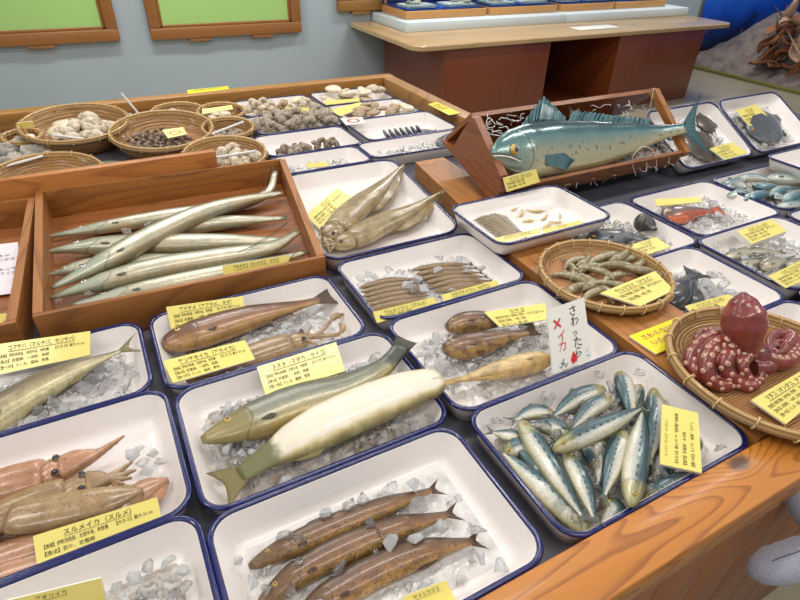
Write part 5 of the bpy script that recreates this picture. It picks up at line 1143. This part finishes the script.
def clam_me(mat,fl=.38,asp=1.25,ridge=0):
    v=[];f=[];N=20;Rg=9
    for j in range(Rg+1):
        ph=PI*j/Rg
        for k in range(N):
            th=2*PI*k/N; rr=math.sin(ph); x=rr*math.cos(th)*asp*(1+.12*math.sin(th)); y=rr*math.sin(th); z=math.cos(ph)*fl*(1+.35*max(0,-y)); z*=1+ridge*math.sin(rr*26); v.append(Vector((x,y,z+fl*.8)))
    f=[[j*N+k,(j+1)*N+k,(j+1)*N+(k+1)%N,j*N+(k+1)%N] for j in range(Rg) for k in range(N)]
    me=bpy.data.meshes.new('clam'); me.from_pydata(v,[],f); me.materials.append(mat); me.polygons.foreach_set('use_smooth',[True]*len(f)); return me
WH=[whelk_me(SH_P),whelk_me(SH_P,2.6),whelk_me(SH_B,3)]; SP=[whelk_me(SH_G,2.4,.35),whelk_me(SH_G,3,.5)]; CL=[clam_me(SH_C),clam_me(SH_B,.34,1.2,.05),clam_me(SH_P,.45,1.15,.04)]; SN=[whelk_me(SH_D,2.2)]; MU=[clam_me(SH_M,.3,2.0)]
def shell(me,name,p,s,label,group,flat=1,cat='shell',rot=None):
    o=bpy.data.objects.new(name,me); COL.objects.link(o); o.location=p; o.scale=(s,s,s*flat); o.rotation_euler=rot or (random.uniform(-.4,.4),random.uniform(-.4,.4),random.uniform(0,6.28)); return tag(o,label,cat,group)
def scatter(key,mes,name,n,s,u0,u1,v0,v1,label,group,layers=1,seed=1,lift=.0,cat='shell'):
    random.seed(seed); x0,x1,y0,y1,z,M,w,d,h=TRAYS[key]; per=n//layers; done=[]
    for l in range(layers):
        cnt=per; cols=max(1,round(math.sqrt(cnt*(u1-u0)*w/((v1-v0)*d)))); rows=math.ceil(cnt/cols)
        for k in range(cnt):
            u=u0+(u1-u0)*((k%cols)+.5+random.uniform(-.3,.3)+.5*(l%2))/cols; v=v0+(v1-v0)*((k//cols)+.5+random.uniform(-.3,.3))/rows
            u=min(max(u,.1),.9); shell(random.choice(mes),name,M@Vector((u*w,v*d,-h+.006+s*.5+lift+l*s*1.1)),s*random.uniform(.8,1.15),label,group,cat=cat)
scatter('T1',WH+CL[:1],'sea_shell',34,.023,.08,.92,.12,.88,'pale sea shell in the rear tray farthest to the back left','mixed shells in the back left tray',2,1,lift=.008)
scatter('T1b',SP,'spiny_shell',48,.025,.06,.94,.10,.90,'spiky grey shell in the heaped second rear tray','spiny shells in the second rear tray',2,2,lift=.014)
scatter('T1c',SN+SP[:1],'sea_snail',36,.017,.12,.76,.16,.58,'small dark snail on the white third rear tray','dark snails in the third rear tray',2,3,lift=.002)
scatter('T2',[CL[2],CL[0]],'round_clam',14,.036,.10,.84,.2,.85,'large pale round clam in the far corner tray','large clams in the far corner tray',2,4,cat='clam')
scatter('T2b',[CL[0],CL[1]],'flat_clam',26,.027,.12,.9,.15,.75,'brown and white clam in the tray before the far corner','flat clams before the far corner',2,5,cat='clam')
random.seed(9)
for k in range(7):
    x0,x1,y0,y1,z,M,w,d,h=TRAYS['T2c']; shell(MU[0],'mussel',M@Vector((w*(.28+.062*k),d*.34,-h+.026)),.030,'blue-black mussel standing in the row of the fourth rear tray','mussels in a row',cat='mussel',rot=(.9,.2,1.1+.1*random.random()))
M_DF=M_BLK
fish('dark_small_fish','small dark fish at the end of the mussel row',[tp('T2c',.60,.30,.022),tp('T2c',.72,.34,.022),tp('T2c',.84,.33,.022)],.05,'rock',M_DF,F_BLK,n=16,seg=10,tail=(.7,.7,.7),eye=0)
bed('T1d','ice lumps in the rear tray beside the box corner',.6); bed('T2d','ice in the rear tray beside the plank end',.65)
fish('grey_fish','grey fish lying on ice in the rear tray beside the plank end',[tp('T2d',.62,.3,.046),tp('T2d',.80,.5,.046),tp('T2d',.97,.7,.048)],.075,'slim',M_SLATE,F_BLK,n=18,seg=12,thick=.6)
for q,lb in (([(285,107),(328,108),(330,111),(286,112)],'small yellow card before the pale shells of the back left tray'),([(325,101),(359,98),(360,101),(326,105)],'yellow card lying on the large clams in the far corner'),([(330,110),(360,102),(367,106),(340,116)],'yellow card lying on the flat clams'),([(306,163),(328,162),(329,166),(308,168)],'small yellow card in the icy rear tray beside the box')):
    card(q,None,None,lb,z=(.02,.02,.01,.01))
card([(340,118),(362,117),(366,123),(346,125)],None,None,'white card with a red ring between the rear trays',z=(.012,.012,.008,.008),mat=FOAM,ink=[RED],name='small_sign',cat='sign',group='handwritten warning signs',extra=lambda put,mb,S,nr:[mb.add([S(.5+.3*math.cos(a)*r,.5+.3*math.sin(a)*r)+nr*.0008 for a,r in ((2*PI*k/14,1),(2*PI*(k+1)/14,1),(2*PI*(k+1)/14,.7),(2*PI*k/14,.7))],[[0,1,2,3]]) for k in range(14)],size=None)
card([(187,90),(228,86),(229,89),(188,94)],'さわらないでください',None,'bright yellow strip taped on the rear beam at the left',z=(.034,)*4,mat=YEL2,th=.0015,tsize=.4,size=None)
card([(428,104),(437,102),(461,113),(449,115)],'さわらないでください',None,'bright yellow strip taped on the right-hand rear beam',z=(.033,)*4,mat=YEL2,th=.0015,tsize=.4,size=None)
# rear baskets
def bk(cx,cy,rpx,h,label,tilt=8,zc=.0,zb=None,floor=BAM,ties=14,hdg=0):
    tilt=min(tilt,5); h=h*1.55; r=rpx/ppm(at(cx,cy,0)); M=Matrix.Rotation(R(hdg),4,'Z')@Matrix.Rotation(R(tilt),4,'X'); z0=DZ+.003+r*.8*math.sin(R(tilt)); p=at(cx,cy,z0+h); c=p-(M@Vector((0,0,h))); basket(label,c,r,h,M,floor=floor,ties=ties,rimw=.015,r2=r*.82); return c,M,r
def fill(cmr,mes,name,n,s,R_,label,group,seed,layers=1,cat='shell',off=(0,0),flat=1):
    random.seed(seed); c,M,r=cmr
    for k in range(n):
        l=k*layers//n; rr=r*R_*math.sqrt((k%max(1,n//layers)+.5)/max(1,n//layers)); a=k*2.4+l
        shell(random.choice(mes),name,c+M@Vector((off[0]*r+rr*math.cos(a),off[1]*r+rr*math.sin(a),.006+s*.7+l*s*1.1)),s*random.uniform(.8,1.2),label,group,flat,cat)
b1=bk(75,122,46,.050,'large bamboo basket of whelks, biggest of the rear baskets',11)
fill(b1,WH[:2]+CL[:1],'whelk',16,.038,.62,'large pale whelk in the biggest rear basket','whelks in the biggest basket',21,off=(.1,-.1),cat='whelk')
b2=bk(162,129,46,.045,'bamboo basket of tiny dark snails with a small yellow card',11)
fill(b2,SN,'sea_snail',100,.0125,.62,'tiny dark brown snail in the rear bamboo basket','dark snails in the basket',22,2,off=(-.12,-.1))
b3=bk(178,112,25,.035,'small bamboo basket directly behind the snail basket',11); fill(b3,CL[:1]+WH[:1],'sea_shell',7,.024,.5,'pale shell in the basket behind the snails','shells behind the snail basket',23)
b4=bk(221,111,22,.035,'small bamboo basket of cream shells, farthest right at the back',10); fill(b4,CL[:1],'cream_clam',8,.022,.55,'cream clam in the small rear basket at the right','cream clams in the small basket',24,cat='clam')
b5=bk(228,127,24,.04,'bamboo basket of grey shells with a white stick, right of the snails',10); fill(b5,SP+SN,'grey_shell',14,.017,.6,'small grey shell in the basket with the white stick','grey shells in the stick basket',25)
b6=bk(225,153,39,.035,'bamboo basket of turban shells just behind the wooden box',6,zc=.0); fill(b6,WH+SP[:1],'turban_shell',14,.027,.62,'large turban shell in the basket behind the wooden box','turban shells behind the box',26,off=(.1,-.1))
b7=bk(22,136,17,.035,'tiny bamboo basket with a white shell at the far left',10); fill(b7,CL[:1],'white_shell',3,.030,.3,'white shell in the tiny basket at the far left','white shells at the far left',27)
b8=bk(45,176,52,.035,'wide bamboo basket of flat grey fish behind the rail at the left',5,zc=0)
for a,b,c,H,lb in (((-20,190),(20,181),(62,176),.11,'flat pale grey fish lying in the wide basket at the far left'),((70,176),(100,168),(140,163),.12,'broad flat grey fish lying right of the wide basket')):
    fish('flat_grey_fish',lb,L(.004,a,b,c),H,'flat',M_GREYF,F_GRY,thick=.16,n=24,tail=(.6,.6,.8),pect=False)
card([(16,123),(33,121),(34,126),(16,131)],None,None,'small yellow-green card on the tiny basket at the far left',z=(.055,.055,.035,.035))
card([(162,130),(183,127),(187,134),(168,138)],None,None,'yellow card marked with a ring inside the snail basket',z=(.035,.035,.02,.02),ink=[RED],extra=lambda put,mb,S,nr:[mb.add([S(.5+.3*math.cos(a)*r,.55+.22*math.sin(a)*r)+nr*.0008 for a,r in ((2*PI*k/14,1),(2*PI*(k+1)/14,1),(2*PI*(k+1)/14,.8),(2*PI*k/14,.8))],[[0,1,2,3]]) for k in range(14)],size=None)
card([(202,109),(232,105),(233,109),(202,114)],None,None,'pale yellow card across the small basket of cream shells',z=(.04,.04,.03,.03))
random.seed(31)
for i,(x,y,rp) in enumerate(((8,150,9),(20,146,11),(32,152,10),(14,160,10),(45,150,10),(52,158,9),(38,160,9),(2,163,9),(26,163,8),(127,118,6),(133,124,6),(124,126,5),(140,118,5),(139,127,5))):
    p=at(x,y,-.02); lump(p,rp/ppm(p)*1.1,rock_mat('encrusted_rock',sr(120,108,96),sr(206,196,184),26) if i==0 else bpy.data.materials['encrusted_rock'],'encrusted_shell','knobbly pinkish-grey shell rock %s'%('in the pile at the far left, before the tiny basket' if i<9 else 'between the big basket and the snail basket'),'shell rock','knobbly shell rocks, '+('far left' if i<9 else 'between the baskets'),i+40,.55,.7)
STK=plain('white_stick_paint',sr(226,226,222),.4)
for (a,za),(b,zb_),lb in ((((121,93),.13),((144,120),.02),'thin white stick leaning up out of the snail basket'),(((53,135),.035),((84,139),.03),'white stick lying across the biggest basket'),(((212,134),.04),((243,122),.04),'white stick lying across the basket of grey shells'),(((213,158),.045),((256,151),.045),'white stick lying across the turban shells'),(((0,168),.02),((43,156),.03),'white stick lying on the shell rocks at the far left')):
    v,f,u=loft([at(*a,za),at(*b,zb_)],[.0045,.0045],seg=10); tag(mesh('white_stick',v,f,STK,sharp=50),lb,'stick','white sticks among the rear shells')
# ================================================================ grey plush toy at the lower right
def plush_mat():
    m=Mat('grey_plush',.95); n=m.noise(m.tc(),260,4); m.col(m.mix(n,sr(128,128,140),sr(168,168,180))); m.bump(n,.6,.003); m.b.inputs['Sheen Weight'].default_value=.4; return m.m
PL=plush_mat(); SEAM=plain('dark_seam',sr(84,84,96),.9)
pa_=at(748,570,-.12); 
pt=thing('plush_toy',at(830,560,-.2),'soft grey plush toy reaching in from the lower right corner','plush toy')
C=cr([at(750,573,-.12),at(775,566,-.12),at(805,556,-.12),at(860,540,-.13)],16); v,f,u=loft(C,[(.032*ip(i/15,[(0,.3),(.06,.7),(.2,1),(.6,1.05),(1,1.2)]),.026*ip(i/15,[(0,.3),(.06,.7),(.2,1),(.6,1.05),(1,1.2)])) for i in range(16)],seg=18); mesh('flipper',v,f,PL,pt)
C2=[c+Vector((0,0,.0262*ip(i/15,[(0,.3),(.06,.7),(.2,1),(.6,1.05),(1,1.2)]))) for i,c in enumerate(C)]; v,f,u=loft(C2[2:],[.0009]*14,seg=6); mesh('seam',v,f,SEAM,pt)
C=cr([at(812,436,-.03),at(802,476,-.05),at(804,506,-.08),at(838,545,-.12)],16); v,f,u=loft(C,[.022*ip(i/15,[(0,.4),(.1,.9),(.3,1.2),(.6,1.2),(1,1.3)]) for i in range(16)],seg=16); mesh('flipper',v,f,PL,pt)
v,f=ball(at(905,560,-.16),(.10,.07,.09),22,14); mesh('body',v,f,PL,pt)
# ---------------------------------------------------------------- lift everything so that the floor is z = 0
for o in list(scene.objects):
    if o.parent is None: o.location.z+=LIFT
